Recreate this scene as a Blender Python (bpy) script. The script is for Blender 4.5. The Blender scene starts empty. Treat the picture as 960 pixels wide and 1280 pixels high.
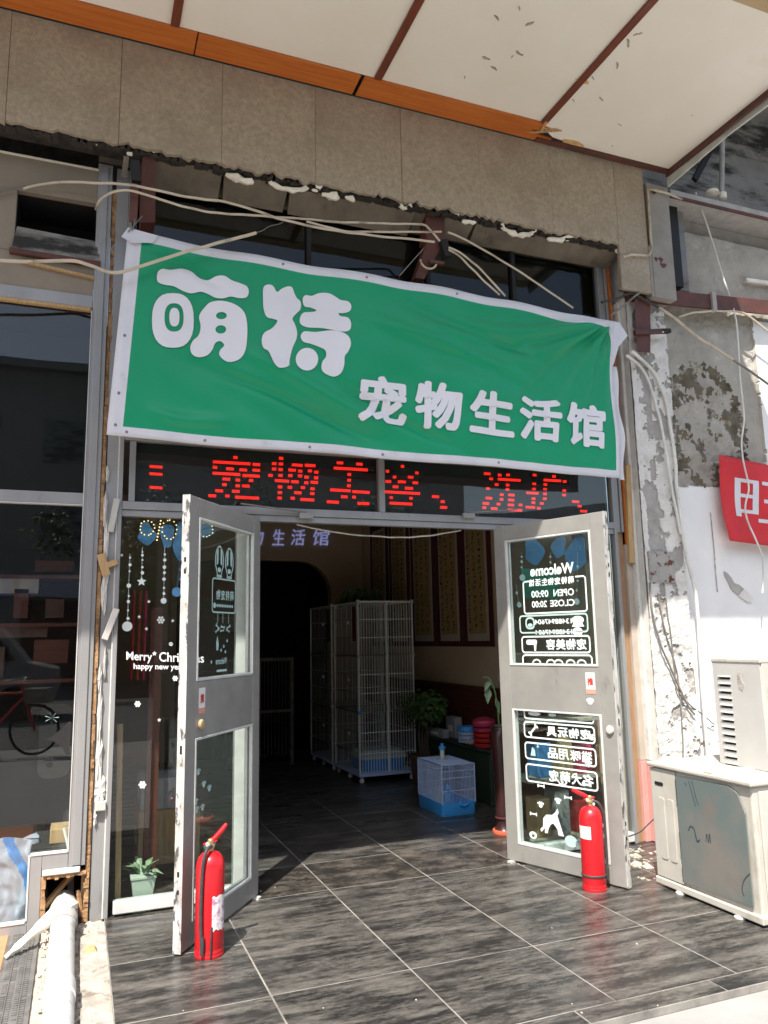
import bpy, bmesh, math, random
import numpy as np
from mathutils import Vector, Matrix, noise
from mathutils.geometry import tessellate_polygon
R = math.radians
rnd = random.Random(7)
SC = bpy.context.scene
COL = SC.collection

# ------------------------------------------------------------------ camera, light, sky
FOC, YAW, PIT, ROLL = 964.0, 0.37627, 0.16145, -0.01981
CAMP = Vector((0, -4.68, 1.45))
_f = Vector((math.sin(YAW)*math.cos(PIT), math.cos(YAW)*math.cos(PIT), math.sin(PIT)))
_r = Vector((math.cos(YAW), -math.sin(YAW), 0)); _u = _r.cross(_f)
_c, _s = math.cos(ROLL), math.sin(ROLL)
RX, UX = _c*_r + _s*_u, -_s*_r + _c*_u
cam = bpy.data.cameras.new('camera'); camo = bpy.data.objects.new('camera', cam); COL.objects.link(camo)
cam.sensor_fit = 'VERTICAL'; cam.sensor_height = 36; cam.lens = FOC/1280*36; cam.clip_start = .05; cam.clip_end = 500
camo.matrix_world = Matrix(((RX.x, UX.x, -_f.x, CAMP.x), (RX.y, UX.y, -_f.y, CAMP.y), (RX.z, UX.z, -_f.z, CAMP.z), (0, 0, 0, 1)))
SC.camera = camo
SUN = Vector((.322, .436, -.84)).normalized()
elev, rot = math.asin(-SUN.z), math.atan2(-SUN.x, -SUN.y)
w = bpy.data.worlds.new('World'); SC.world = w; w.use_nodes = True
nt = w.node_tree; bg = nt.nodes['Background']
sky = nt.nodes.new('ShaderNodeTexSky'); sky.sky_type = 'NISHITA'; sky.sun_disc = False
sky.sun_elevation = elev; sky.sun_rotation = rot % (2*math.pi); sky.dust_density = 2.5; sky.air_density = 1.2
nt.links.new(sky.outputs[0], bg.inputs[0]); bg.inputs[1].default_value = .13
sl = bpy.data.lights.new('sun', 'SUN'); so = bpy.data.objects.new('sun', sl); COL.objects.link(so)
sl.energy = 4.6; sl.angle = R(.5); sl.color = (1, .95, .87)
so.rotation_euler = SUN.to_track_quat('-Z', 'Y').to_euler(); so.location = (-5, -9, 14)
SC.view_settings.view_transform = 'Standard'; SC.view_settings.look = 'None'
SC.view_settings.exposure = 1.05; SC.view_settings.gamma = 1
SC.cycles.max_bounces = 10; SC.cycles.diffuse_bounces = 5; SC.cycles.transparent_max_bounces = 24
SC.cycles.use_denoising = True

# ------------------------------------------------------------------ helpers
def S(px, py, x=None, y=None, z=None):
    """surveyed point of the photograph on a known world plane"""
    d = RX*(px-480) + UX*(640-py) + _f*FOC
    t = (x-CAMP.x)/d.x if x is not None else (y-CAMP.y)/d.y if y is not None else (z-CAMP.z)/d.z
    return CAMP + d*t

def mat(name, c1, c2=None, scale=8, detail=6, nr=.6, rough=.6, rv=0, bump=0, bs=None, stretch=(1, 1, 1), metal=0, dirt=None, ds=2, dt=.55, dsoft=.12, rnd_obj=False, spec=.5, contrast=(.35, .65), emit=None, dstretch=None, grain=None):
    m = bpy.data.materials.new(name); m.use_nodes = True; t = m.node_tree; N = t.nodes; L = t.links
    b = N['Principled BSDF']; b.inputs['Roughness'].default_value = rough; b.inputs['Metallic'].default_value = metal
    b.inputs['Specular IOR Level'].default_value = spec
    c2 = c2 or tuple(x*.82 for x in c1)
    tc = N.new('ShaderNodeTexCoord'); vec = tc.outputs['Object']
    if rnd_obj:
        oi = N.new('ShaderNodeObjectInfo'); ad = N.new('ShaderNodeVectorMath'); ad.operation = 'MULTIPLY_ADD'
        cx = N.new('ShaderNodeCombineXYZ')
        for k in range(3): L.new(oi.outputs['Random'], cx.inputs[k])
        L.new(cx.outputs[0], ad.inputs[0]); ad.inputs[1].default_value = (37, 91, 53); L.new(vec, ad.inputs[2]); vec = ad.outputs[0]
    def nz(sc, st=stretch, det=detail, ro=.6):
        mp = N.new('ShaderNodeMapping'); mp.inputs['Scale'].default_value = st; L.new(vec, mp.inputs[0])
        n = N.new('ShaderNodeTexNoise'); n.inputs['Scale'].default_value = sc; n.inputs['Detail'].default_value = det; n.inputs['Roughness'].default_value = ro
        L.new(mp.outputs[0], n.inputs['Vector']); return n.outputs['Fac']
    def ramp(fac, a, z):
        r = N.new('ShaderNodeMapRange'); r.inputs[1].default_value = a; r.inputs[2].default_value = z; L.new(fac, r.inputs[0]); return r.outputs[0]
    n1 = nz(scale, ro=nr)
    if grain:
        g_ = nz(grain[0], st=grain[1], det=8, ro=.7); ma = N.new('ShaderNodeMath'); ma.operation = 'MULTIPLY_ADD'; ma.inputs[1].default_value = grain[2]; L.new(g_, ma.inputs[0])
        sb = N.new('ShaderNodeMath'); sb.operation = 'SUBTRACT'; sb.inputs[1].default_value = grain[2]/2; L.new(n1, sb.inputs[0]); L.new(sb.outputs[0], ma.inputs[2]); n1 = ma.outputs[0]
    mx = N.new('ShaderNodeMix'); mx.data_type = 'RGBA'; mx.inputs[6].default_value = (*c1, 1); mx.inputs[7].default_value = (*c2, 1)
    L.new(ramp(n1, *contrast), mx.inputs[0]); out = mx.outputs[2]
    if dirt:
        d = N.new('ShaderNodeMix'); d.data_type = 'RGBA'; L.new(out, d.inputs[6]); d.inputs[7].default_value = (*dirt, 1)
        L.new(ramp(nz(ds, st=dstretch or (1, 1, 1), det=9, ro=.65), dt, dt+dsoft), d.inputs[0]); out = d.outputs[2]
    L.new(out, b.inputs['Base Color'])
    if rv:
        r = N.new('ShaderNodeMapRange'); r.inputs[3].default_value = rough-rv; r.inputs[4].default_value = rough+rv; r.inputs[1].default_value = .3; r.inputs[2].default_value = .7
        L.new(nz(scale*.7), r.inputs[0]); L.new(r.outputs[0], b.inputs['Roughness'])
    if bump:
        bp = N.new('ShaderNodeBump'); bp.inputs['Strength'].default_value = bump; bp.inputs['Distance'].default_value = .01
        L.new(nz(bs or scale*3), bp.inputs['Height']); L.new(bp.outputs[0], b.inputs['Normal'])
    if emit:
        b.inputs['Emission Color'].default_value = (*emit[:3], 1); b.inputs['Emission Strength'].default_value = emit[3]
    return m

def glass_mat(name, tint=(.9, .96, .93), ior=1.5, boost=1.0):
    m = bpy.data.materials.new(name); m.use_nodes = True; t = m.node_tree; N = t.nodes; L = t.links
    N.remove(N['Principled BSDF']); o = N['Material Output']
    tr = N.new('ShaderNodeBsdfTransparent'); tr.inputs[0].default_value = (*tint, 1)
    gl = N.new('ShaderNodeBsdfGlossy'); gl.inputs['Roughness'].default_value = .012
    fr = N.new('ShaderNodeFresnel'); fr.inputs[0].default_value = ior
    mx = N.new('ShaderNodeMixShader')
    ge = N.new('ShaderNodeNewGeometry'); iv = N.new('ShaderNodeMath'); iv.operation = 'SUBTRACT'; iv.inputs[0].default_value = boost; L.new(ge.outputs['Backfacing'], iv.inputs[1]); iv.inputs[0].default_value = 1.0
    mu = N.new('ShaderNodeMath'); mu.operation = 'MULTIPLY'; mu.use_clamp = True; b2 = N.new('ShaderNodeMath'); b2.operation = 'MULTIPLY'; b2.use_clamp = True; b2.inputs[1].default_value = boost; L.new(fr.outputs[0], b2.inputs[0]); L.new(b2.outputs[0], mu.inputs[0]); mi = N.new('ShaderNodeMath'); mi.operation = 'MAXIMUM'; mi.inputs[1].default_value = 0
    L.new(iv.outputs[0], mi.inputs[0]); L.new(mi.outputs[0], mu.inputs[1]); L.new(mu.outputs[0], mx.inputs[0])
    tc = N.new('ShaderNodeTexCoord'); nz = N.new('ShaderNodeTexNoise'); nz.inputs['Scale'].default_value = 1.3; L.new(tc.outputs['Object'], nz.inputs[0])
    bp = N.new('ShaderNodeBump'); bp.inputs['Strength'].default_value = .02; bp.inputs['Distance'].default_value = .05; L.new(nz.outputs[0], bp.inputs['Height']); L.new(bp.outputs[0], gl.inputs['Normal'])
    L.new(tr.outputs[0], mx.inputs[1]); L.new(gl.outputs[0], mx.inputs[2]); L.new(mx.outputs[0], o.inputs[0])
    return m

WORLD = {}
class MB:
    def __init__(s): s.v = []; s.f = []; s.m = []
    def add(s, vs, fs, mi=0):
        o = len(s.v); s.v += [tuple(v) for v in vs]; s.f += [tuple(i+o for i in f) for f in fs]; s.m += [mi]*len(fs); return s
    def box(s, x0, x1, y0, y1, z0, z1, mi=0):
        return s.add([(x, y, z) for z in (z0, z1) for y in (y0, y1) for x in (x0, x1)], [(0, 2, 3, 1), (4, 5, 7, 6), (0, 1, 5, 4), (2, 6, 7, 3), (0, 4, 6, 2), (1, 3, 7, 5)], mi)
    def hexa(s, p, mi=0):     # eight corners: bottom ring of four, top ring of four
        return s.add(p, [(0, 3, 2, 1), (4, 5, 6, 7), (0, 1, 5, 4), (1, 2, 6, 5), (2, 3, 7, 6), (3, 0, 4, 7)], mi)
    def bar(s, a, b, wx, wz, up=(0, 0, 1), mi=0):
        a, b = Vector(a), Vector(b); d = (b-a).normalized(); u = Vector(up); l = d.cross(u)
        if l.length < 1e-4: l = d.cross(Vector((0, 1, 0)))
        l.normalize(); u = l.cross(d); l *= wx/2; u *= wz/2
        return s.hexa([a-l-u, a+l-u, b+l-u, b-l-u, a-l+u, a+l+u, b+l+u, b-l+u], mi)
    def tube(s, pts, r, n=8, mi=0, caps=True):
        pts = [Vector(p) for p in pts]; k = len(pts); rs = r if isinstance(r, (list, tuple)) else [r]*k
        up = None; vs = []
        for i in range(k):
            d = (pts[min(i+1, k-1)]-pts[max(i-1, 0)]).normalized()
            if up is None: up = d.orthogonal().normalized()
            up = (up - d*up.dot(d)).normalized(); b = d.cross(up)
            for j in range(n):
                a = 2*math.pi*j/n; vs.append(pts[i] + (up*math.cos(a)+b*math.sin(a))*rs[i])
        fs = [(i*n+j, i*n+(j+1) % n, (i+1)*n+(j+1) % n, (i+1)*n+j) for i in range(k-1) for j in range(n)]
        if caps: fs += [tuple(range(n))[::-1], tuple((k-1)*n+j for j in range(n))]
        return s.add(vs, fs, mi)
    def lathe(s, prof, c=(0, 0, 0), n=24, mi=0, M=None):
        vs = []
        for r, z in prof:
            for j in range(n):
                a = 2*math.pi*j/n; p = Vector((r*math.cos(a), r*math.sin(a), z)); p = M @ p if M else p; vs.append(p+Vector(c))
        k = len(prof)
        fs = [(i*n+j, i*n+(j+1) % n, (i+1)*n+(j+1) % n, (i+1)*n+j) for i in range(k-1) for j in range(n)]
        fs += [tuple(range(n))[::-1], tuple((k-1)*n+j for j in range(n))]
        return s.add(vs, fs, mi)
    def prism(s, poly, fn, d0, d1, mi=0):   # poly of (a,b); fn(a,b,d)->point
        n = len(poly); tr = tessellate_polygon([[Vector((a, b, 0)) for a, b in poly]])
        vs = [fn(a, b, d0) for a, b in poly]+[fn(a, b, d1) for a, b in poly]
        fs = [tuple(t) for t in tr]+[tuple(n+i for i in t[::-1]) for t in tr]+[(i, (i+1) % n, n+(i+1) % n, n+i) for i in range(n)]
        return s.add(vs, fs, mi)
    def flat(s, polys, fn, mi=0):           # first outline, then holes
        allp = [p for q in polys for p in q]; tr = tessellate_polygon([[Vector((a, b, 0)) for a, b in q] for q in polys])
        return s.add([fn(a, b) for a, b in allp], [tuple(t) for t in tr], mi)
    def build(s, name, mats, parent=None, smooth=False, bevel=0, local=False, fix=True):
        me = bpy.data.meshes.new(name); me.from_pydata(s.v, [], s.f); mats = mats if isinstance(mats, (list, tuple)) else [mats]
        for m in mats: me.materials.append(m)
        me.polygons.foreach_set('material_index', s.m)
        if fix:
            bm = bmesh.new(); bm.from_mesh(me); bmesh.ops.recalc_face_normals(bm, faces=bm.faces); bm.to_mesh(me); bm.free()
        if smooth: me.shade_smooth(); me.set_sharp_from_angle(angle=R(40))
        o = bpy.data.objects.new(name, me); COL.objects.link(o); put(o, parent, local)
        if bevel:
            b = o.modifiers.new('bevel', 'BEVEL'); b.width = bevel; b.segments = 2; b.limit_method = 'ANGLE'; b.angle_limit = R(40)
        return o
def put(o, parent, local=False):
    if parent:
        o.parent = parent
        if not local and parent.name in WORLD: o.matrix_parent_inverse = WORLD[parent.name].inverted()
def tag(o, label, cat, group=None):
    o['label'] = label; o['category'] = cat
    if group: o['group'] = group
    return o
def thing(name, label, cat, loc=(0, 0, 0), rz=0, group=None):
    o = bpy.data.objects.new(name, None); COL.objects.link(o); o.location = loc; o.rotation_euler = (0, 0, rz); o.empty_display_size = .1
    WORLD[o.name] = Matrix.Translation(Vector(loc)) @ Matrix.Rotation(rz, 4, 'Z')
    return tag(o, label, cat, group)
def struct(o, kind='structure'): o['kind'] = kind; return o
def copy_tree(root, loc, rz=0, label=None):
    r = root.copy(); COL.objects.link(r); r.location = loc; r.rotation_euler = (0, 0, rz)
    if label: r['label'] = label
    for ch in list(root.children):
        c = ch.copy(); COL.objects.link(c); c.parent = r
        for g in list(ch.children):
            d = g.copy(); COL.objects.link(d); d.parent = c
    return r
def catmull(pts, k=5, closed=False):
    P = [Vector(p) for p in pts]; n = len(P); out = []
    for i in range(n if closed else n-1):
        a, b, c, d = (P[(i-1) % n], P[i], P[(i+1) % n], P[(i+2) % n]) if closed else (P[max(i-1, 0)], P[i], P[i+1], P[min(i+2, n-1)])
        for j in range(k):
            t = j/k; out.append(.5*((2*b)+(c-a)*t+(2*a-5*b+4*c-d)*t*t+(3*b-a-3*c+d)*t**3))
    if not closed: out.append(P[-1])
    return out
_tc = {}
def glyphs(s, bold=0.0):
    """triangles of a piece of lettering in its own flat coordinates"""
    key = (s, bold)
    if key not in _tc and bold and ord(s[0]) > 0x2000:      # heavy strokes: the plain glyph laid down eight times around a small circle
        vs, fs, asp = glyphs(s); V, F = [], []
        for k in range(8):
            a = math.pi*(k+.5)/4; o = len(V); dx, dy = bold*1.25*math.cos(a), bold*1.25*math.sin(a)
            V += [(.5+(x-.5)/(1+2.2*bold)+dx*.9, .5+(y-.5)/(1+2.2*bold)+dy*.9) for x, y in vs]; F += [tuple(i+o for i in f) for f in fs]
        _tc[key] = (V, F, asp)
    if key not in _tc:
        c = bpy.data.curves.new('lettering', 'FONT'); c.body = s; c.offset = bold; c.resolution_u = 3
        o = bpy.data.objects.new('lettering', c); COL.objects.link(o); bpy.context.view_layer.update()
        me = o.evaluated_get(bpy.context.evaluated_depsgraph_get()).to_mesh()
        vs = [(v.co.x, v.co.y) for v in me.vertices]; fs = [tuple(p.vertices) for p in me.polygons]
        o.evaluated_get(bpy.context.evaluated_depsgraph_get()).to_mesh_clear()
        bpy.data.objects.remove(o); bpy.data.curves.remove(c)
        x0, x1 = min(v[0] for v in vs), max(v[0] for v in vs); y0, y1 = min(v[1] for v in vs), max(v[1] for v in vs)
        _tc[key] = ([((x-x0)/(x1-x0), (y-y0)/(y1-y0)) for x, y in vs], fs, (x1-x0)/(y1-y0))
    return _tc[key]
def lettering(mb, s, fn, bold=0.0, mi=0):     # fn maps the unit box of the lettering
    vs, fs, asp = glyphs(s, bold); P = [Vector(fn(a, b)) for a, b in vs]
    if bold and ord(s[0]) > 0x2000:
        n_ = (Vector(fn(1, 0))-Vector(fn(0, 0))).cross(Vector(fn(0, 1))-Vector(fn(0, 0))).normalized(); h = len(P)//8
        P = [p+n_*(.00012*(i//h)) for i, p in enumerate(P)]
    return mb.add(P, fs, mi)
def ellipse(cx, cy, rx, ry, n=24): return [(cx+rx*math.cos(2*math.pi*i/n), cy+ry*math.sin(2*math.pi*i/n)) for i in range(n)]
def rrect(x0, x1, y0, y1, r, k=4):
    out = []
    for cx, cy, a0 in ((x1-r, y1-r, 0), (x0+r, y1-r, 90), (x0+r, y0+r, 180), (x1-r, y0+r, 270)):
        out += [(cx+r*math.cos(R(a0+90*i/k)), cy+r*math.sin(R(a0+90*i/k))) for i in range(k+1)]
    return out
def ring(mb, outer, inner, fn, mi=0):
    n = len(outer); return mb.add([fn(*p) for p in outer]+[fn(*p) for p in inner], [(i, (i+1) % n, n+(i+1) % n, n+i) for i in range(n)], mi)
def fr(x, z, s=1, seed=0): return noise.fractal(Vector((x*s, z*s, seed)), 1.0, 2.0, 5)

# ------------------------------------------------------------------ materials
M = {}
M['stone'] = mat('stone', (.41, .345, .255), (.285, .235, .172), 38, detail=9, nr=.75, rough=.6, bump=.25, contrast=(.40, .64), dirt=(.255, .205, .145), ds=2.6, dt=.47, dsoft=.3, rnd_obj=True)
M['stone_back'] = mat('dark_mortar', (.05, .042, .034), (.02, .017, .014), 14, rough=.95, bump=.6)
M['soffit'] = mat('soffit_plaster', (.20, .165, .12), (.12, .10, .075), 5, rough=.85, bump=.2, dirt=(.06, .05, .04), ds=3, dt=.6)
M['foam'] = mat('foam', (.88, .83, .72), (.78, .72, .58), 30, rough=.85, bump=.5)
M['panel'] = mat('ceiling_panel', (.79, .74, .65), (.76, .7, .6), 2, rough=.5, dirt=(.62, .52, .38), ds=.9, dt=.62, dsoft=.25, rnd_obj=True)
M['wood'] = mat('orange_wood', (.52, .15, .024), (.40, .10, .014), 5, rough=.42, stretch=(.6, 9, 9), bump=.05, rnd_obj=True)
M['woodcore'] = mat('split_wood', (.56, .35, .14), (.38, .2, .07), 10, rough=.8, stretch=(1, 12, 12), bump=.4)
M['batten'] = mat('red_brown_batten', (.17, .04, .018), (.11, .028, .014), 6, rough=.45, stretch=(8, 1, 8))
M['tan'] = mat('tan_board', (.46, .33, .18), (.4, .28, .15), 4, rough=.6)
M['scuff'] = mat('scuff', (.42, .36, .29), (.26, .21, .17), 60, rough=.8)
M['rust'] = mat('rust_stain', (.5, .27, .08), (.62, .42, .2), 12, rough=.8)
M['flash'] = mat('grey_flashing', (.52, .52, .47), (.42, .42, .38), 8, rough=.5, dirt=(.22, .2, .17), ds=6, dt=.6)
M['steel'] = mat('red_oxide_steel', (.115, .034, .022), (.075, .026, .018), 9, rough=.6, bump=.2, dirt=(.045, .03, .024), ds=7, dt=.55)
M['black'] = mat('black', (.012, .012, .012), (.008, .008, .008), 8, rough=.7)
M['alu'] = mat('aluminium_frame', (.325, .325, .322), (.27, .27, .268), 5, rough=.42, metal=.25, rv=.1, stretch=(1, 1, .3), dirt=(.17, .17, .165), ds=9, dt=.62, dstretch=(1, 1, .25))
M['alud'] = mat('door_aluminium', (.325, .312, .287), (.275, .265, .245), 6, rough=.4, metal=.2, rv=.1, dirt=(.2, .19, .17), ds=12, dt=.64, dstretch=(1, 1, .4), bump=.03)
M['aluw'] = mat('worn_door_edge', (.58, .57, .54), (.34, .33, .31), 22, rough=.55, metal=.1, stretch=(1, 1, .35), dirt=(.09, .085, .08), ds=24, dt=.54, dsoft=.05, dstretch=(1, 1, .4))
M['bead'] = mat('white_bead', (.6, .6, .57), (.5, .5, .48), 12, rough=.45, dirt=(.2, .2, .19), ds=18, dt=.66)
M['glass'] = glass_mat('clear_glass', (.91, .965, .945), boost=2.0)
M['glassd'] = glass_mat('window_glass', (.7, .74, .74), boost=1.5)
M['glassu'] = glass_mat('dimmed_upper_glass', (.6, .63, .6), boost=.7)  # reflection weakened in the material so less sky shows in these panes
M['glassw'] = glass_mat('shop_glass', (.92, .95, .94), boost=2.2)
M['white'] = mat('white_print', (.8, .8, .82), (.76, .76, .79), 20, rough=.6)
M['decal'] = mat('white_vinyl', (.74, .80, .78), (.68, .76, .74), 20, rough=.7)
M['decalg'] = mat('green_vinyl', (.42, .58, .53), (.38, .54, .5), 20, rough=.7)
M['decalb'] = mat('blue_vinyl', (.09, .27, .48), (.05, .17, .34), 9, rough=.6)
M['green'] = mat('banner_green', (.001, .29, .128), (.001, .268, .116), 1.6, rough=.44, bump=.08, bs=420, spec=.4, dirt=(.012, .27, .14), ds=5, dt=.56, dsoft=.2)
M['bwhite'] = mat('banner_white', (.64, .64, .68), (.59, .59, .63), 5, rough=.6, dirt=(.48, .48, .51), ds=4, dt=.6)
M['letter'] = mat('banner_letter', (.72, .72, .755), (.68, .68, .71), 3, rough=.65)
M['cord'] = mat('white_cable', (.58, .51, .40), (.44, .38, .29), 6, rough=.6, dirt=(.22, .18, .135), ds=6, dt=.56, dsoft=.15, rnd_obj=True)
M['cordw'] = mat('clean_white_cable', (.74, .72, .67), (.58, .56, .51), 5, rough=.5, dirt=(.4, .37, .32), ds=6, dt=.58)
M['cordg'] = mat('grey_cable', (.22, .2, .18), (.14, .13, .12), 9, rough=.7)
M['tile'] = mat('black_streaked_tile', (.020, .0193, .0186), (.150, .138, .122), 1.0, detail=14, nr=.72, rough=.33, rv=.10, stretch=(2.7, 14, 3), contrast=(.43, .69), grain=(1.0, (26, 80, 9), .44), rnd_obj=True, bump=.03, dirt=(.105, .098, .088), ds=2.6, dt=.52, dsoft=.35)
M['tilei'] = mat('dark_inside_tile', (.022, .0205, .019), (.14, .12, .10), 2.2, detail=14, nr=.72, grain=(1.0, (40, 60, 9), .4), rough=.3, rv=.06, stretch=(2.2, 4, 3), contrast=(.44, .72), rnd_obj=True, bump=.02)
M['grout'] = mat('grout', (.29, .27, .24), (.13, .12, .11), 6, rough=.95)
M['pave'] = mat('pavement', (.31, .30, .285), (.26, .252, .24), 3, rough=.85, bump=.15, bs=60, dirt=(.24, .23, .215), ds=2.2, dt=.6)
M['cement'] = mat('rough_cement', (.42, .39, .345), (.27, .245, .21), 12, rough=.95, bump=.8, dirt=(.19, .16, .13), ds=13, dt=.54)
M['rubble'] = mat('rubble', (.5, .45, .38), (.36, .3, .24), 25, rough=.95, bump=.4, rnd_obj=True)
M['terra'] = mat('terracotta_paver', (.50, .22, .11), (.42, .18, .09), 12, rough=.8, bump=.15)
M['rubber'] = mat('grey_drain_grating', (.15, .145, .135), (.09, .088, .085), 12, rough=.75, bump=.3)
M['pvc'] = mat('white_pvc', (.62, .62, .61), (.56, .56, .56), 6, rough=.4, dirt=(.38, .35, .3), ds=9, dt=.54, dsoft=.15)
M['plaster'] = mat('old_white_plaster', (.68, .66, .62), (.57, .55, .51), 7, rough=.88, bump=.35, dirt=(.44, .41, .37), ds=6, dt=.55, dsoft=.2)
M['greyc'] = mat('grey_render', (.40, .385, .36), (.32, .305, .285), 9, rough=.95, bump=.5, dirt=(.24, .215, .19), ds=5, dt=.56, dsoft=.2)
M['pink'] = mat('pink_dado', (.62, .30, .27), (.54, .27, .24), 9, rough=.8, dirt=(.6, .52, .47), ds=8, dt=.6)
M['wallw'] = mat('white_wall_paint', (.78, .775, .755), (.72, .715, .7), 3, rough=.8, bump=.1, dirt=(.6, .58, .55), ds=3, dt=.66)
M['wallg'] = mat('unpainted_render', (.41, .385, .335), (.31, .29, .25), 3.2, rough=.95, bump=.4, dirt=(.50, .48, .44), ds=4, dt=.56, dsoft=.2)
M['moss'] = mat('mouldy_render', (.17, .145, .105), (.09, .076, .053), 9, rough=1, bump=.9, dirt=(.34, .32, .27), ds=8, dt=.55, dsoft=.06)
M['stain'] = mat('sooty_concrete', (.30, .29, .27), (.20, .195, .18), 3, rough=.95, dirt=(.03, .03, .03), ds=1.9, dt=.50, dsoft=.1, dstretch=(.6, 1, 2.2))
M['beige'] = mat('beige_panel', (.27, .225, .17), (.23, .19, .14), 4, rough=.6, dirt=(.15, .12, .09), ds=3, dt=.64)
M['redcloth'] = mat('red_cloth', (.60, .022, .03), (.5, .018, .025), 6, rough=.6)
M['tanwood'] = mat('raw_wood', (.50, .34, .17), (.38, .24, .11), 8, rough=.75, stretch=(8, 8, .8), bump=.15)
M['brownstrip'] = mat('brown_strip', (.36, .22, .12), (.28, .16, .085), 8, rough=.7, stretch=(8, 8, .8))
M['edgebrick'] = mat('orange_broken_edge', (.50, .30, .15), (.27, .15, .07), 22, rough=.95, bump=.8, dirt=(.16, .10, .06), ds=18, dt=.57)
M['palebeige'] = mat('pale_board', (.47, .40, .33), (.40, .34, .28), 5, rough=.7)
M['red'] = mat('extinguisher_red', (.58, .013, .02), (.50, .011, .016), 4, rough=.32, rv=.1, dirt=(.40, .05, .04), ds=9, dt=.60, dsoft=.15)
M['brass'] = mat('brass', (.55, .42, .22), (.45, .33, .16), 9, rough=.4, metal=.7)
M['hose'] = mat('black_hose', (.03, .03, .03), (.05, .045, .045), 30, rough=.6)
M['paper'] = mat('paper_label', (.72, .69, .66), (.42, .2, .33), 34, rough=.7, contrast=(.48, .62), dirt=(.55, .47, .25), ds=18, dt=.6, rnd_obj=True)
M['card'] = mat('white_card', (.78, .75, .72), (.72, .69, .66), 9, rough=.6)
M['pinkcard'] = mat('pink_card', (.72, .30, .22), (.66, .27, .2), 9, rough=.6)
M['redink'] = mat('red_ink', (.55, .04, .03), (.5, .04, .03), 9, rough=.6)
M['acw'] = mat('cream_painted_metal', (.49, .465, .41), (.43, .405, .355), 4, rough=.5, dirt=(.28, .245, .19), ds=5, dt=.56, dsoft=.2, dstretch=(1.4, 1.4, .5))
M['acg'] = mat('grey_louvre_panel', (.48, .47, .45), (.43, .42, .4), 4, rough=.5, dirt=(.3, .27, .22), ds=8, dt=.66)
M['teal'] = mat('painted_board', (.185, .175, .155), (.12, .152, .147), 1.5, rough=.45, rv=.1, contrast=(.42, .56), dirt=(.17, .15, .13), ds=2.2, dt=.54, dsoft=.1)
M['marker'] = mat('dark_marker', (.03, .05, .06), (.05, .07, .08), 9, rough=.6)
M['inwall'] = mat('inside_wall', (.52, .40, .26), (.46, .35, .22), 3, rough=.85)
M['inwall2'] = mat('inside_side_wall', (.58, .45, .31), (.52, .4, .27), 3, rough=.85)
M['inceil'] = mat('inside_ceiling', (.38, .35, .3), (.34, .31, .26), 3, rough=.9)
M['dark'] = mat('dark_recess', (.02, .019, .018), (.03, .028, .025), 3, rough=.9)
M['maroon'] = mat('maroon_mount', (.09, .014, .018), (.07, .011, .014), 5, rough=.7)
M['scroll'] = mat('scroll_paper', (.42, .29, .12), (.34, .23, .09), 7, rough=.8, rnd_obj=True)
M['scrollm'] = mat('scroll_border', (.5, .44, .36), (.44, .38, .31), 7, rough=.8)
M['ink'] = mat('ink', (.03, .018, .01), (.04, .02, .012), 9, rough=.8)
M['wire'] = mat('white_wire', (.82, .84, .80), (.76, .78, .75), 9, rough=.5)
M['cagep'] = mat('clear_plastic_panel', (.32, .32, .29), (.27, .27, .25), 9, rough=.4)
M['bluep'] = mat('blue_plastic', (.05, .33, .78), (.045, .29, .7), 5, rough=.35)
M['blued'] = mat('pale_blue_wire', (.48, .6, .84), (.43, .55, .78), 5, rough=.4)
M['tray'] = mat('pale_tray', (.5, .6, .52), (.45, .55, .47), 5, rough=.4)
M['leaf'] = mat('leaf', (.07, .16, .04), (.11, .2, .06), 6, rough=.5, rnd_obj=True)
M['leafl'] = mat('pale_leaf', (.12, .22, .10), (.3, .4, .26), 14, rough=.45, rnd_obj=True)
M['pot'] = mat('pale_green_pot', (.48, .56, .47), (.42, .5, .41), 6, rough=.5)
M['soil'] = mat('soil', (.04, .028, .02), None, 20, rough=1)
M['potb'] = mat('brown_pot', (.1, .045, .03), (.07, .035, .025), 6, rough=.5)
M['vase'] = mat('dark_vase', (.05, .015, .014), (.03, .012, .012), 6, rough=.3)
M['vaserim'] = mat('orange_vase_foot', (.6, .13, .06), (.5, .1, .05), 6, rough=.4)
M['counter'] = mat('dark_green_cloth', (.018, .04, .02), (.014, .03, .016), 6, rough=.85)
M['mahog'] = mat('mahogany', (.12, .03, .015), (.08, .02, .01), 5, rough=.5, stretch=(1, 1, 8))
M['pinkb'] = mat('pink_plastic', (.5, .04, .10), (.45, .03, .085), 5, rough=.4)
M['redb'] = mat('red_plastic', (.45, .022, .018), (.4, .02, .016), 5, rough=.4)
M['box'] = mat('grey_carton', (.4, .38, .37), (.32, .3, .3), 10, rough=.7, rnd_obj=True)
M['bluew'] = mat('bag_blue', (.05, .2, .5), (.09, .3, .62), 5, rough=.3)
M['bagw'] = mat('bag_white', (.40, .43, .50), (.32, .35, .43), 4, rough=.3)
M['bulb'] = mat('warm_bulb', (.8, .6, .3), None, 5, emit=(1, .72, .33, .9))
M['led'] = mat('red_led', (.3, .01, .005), None, 5, emit=(1, .014, .008, .85))
M['sign'] = mat('lilac_sign_letter', (.5, .5, .85), None, 5, emit=(.45, .5, 1, .16))
M['ledbox'] = mat('led_matrix', (.010, .008, .008), (.014, .012, .011), 60, rough=.7)
M['asph'] = mat('asphalt', (.12, .118, .115), (.085, .085, .083), 5, rough=.9)
M['bark'] = mat('bark', (.1, .075, .05), (.06, .045, .03), 8, rough=.9, stretch=(6, 6, 1))
M['leaft'] = mat('street_tree_leaf', (.05, .10, .025), (.08, .13, .035), 3, rough=.6)
M['bldg'] = mat('street_building', (.36, .33, .29), (.31, .28, .25), 1.5, rough=.9)
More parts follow.
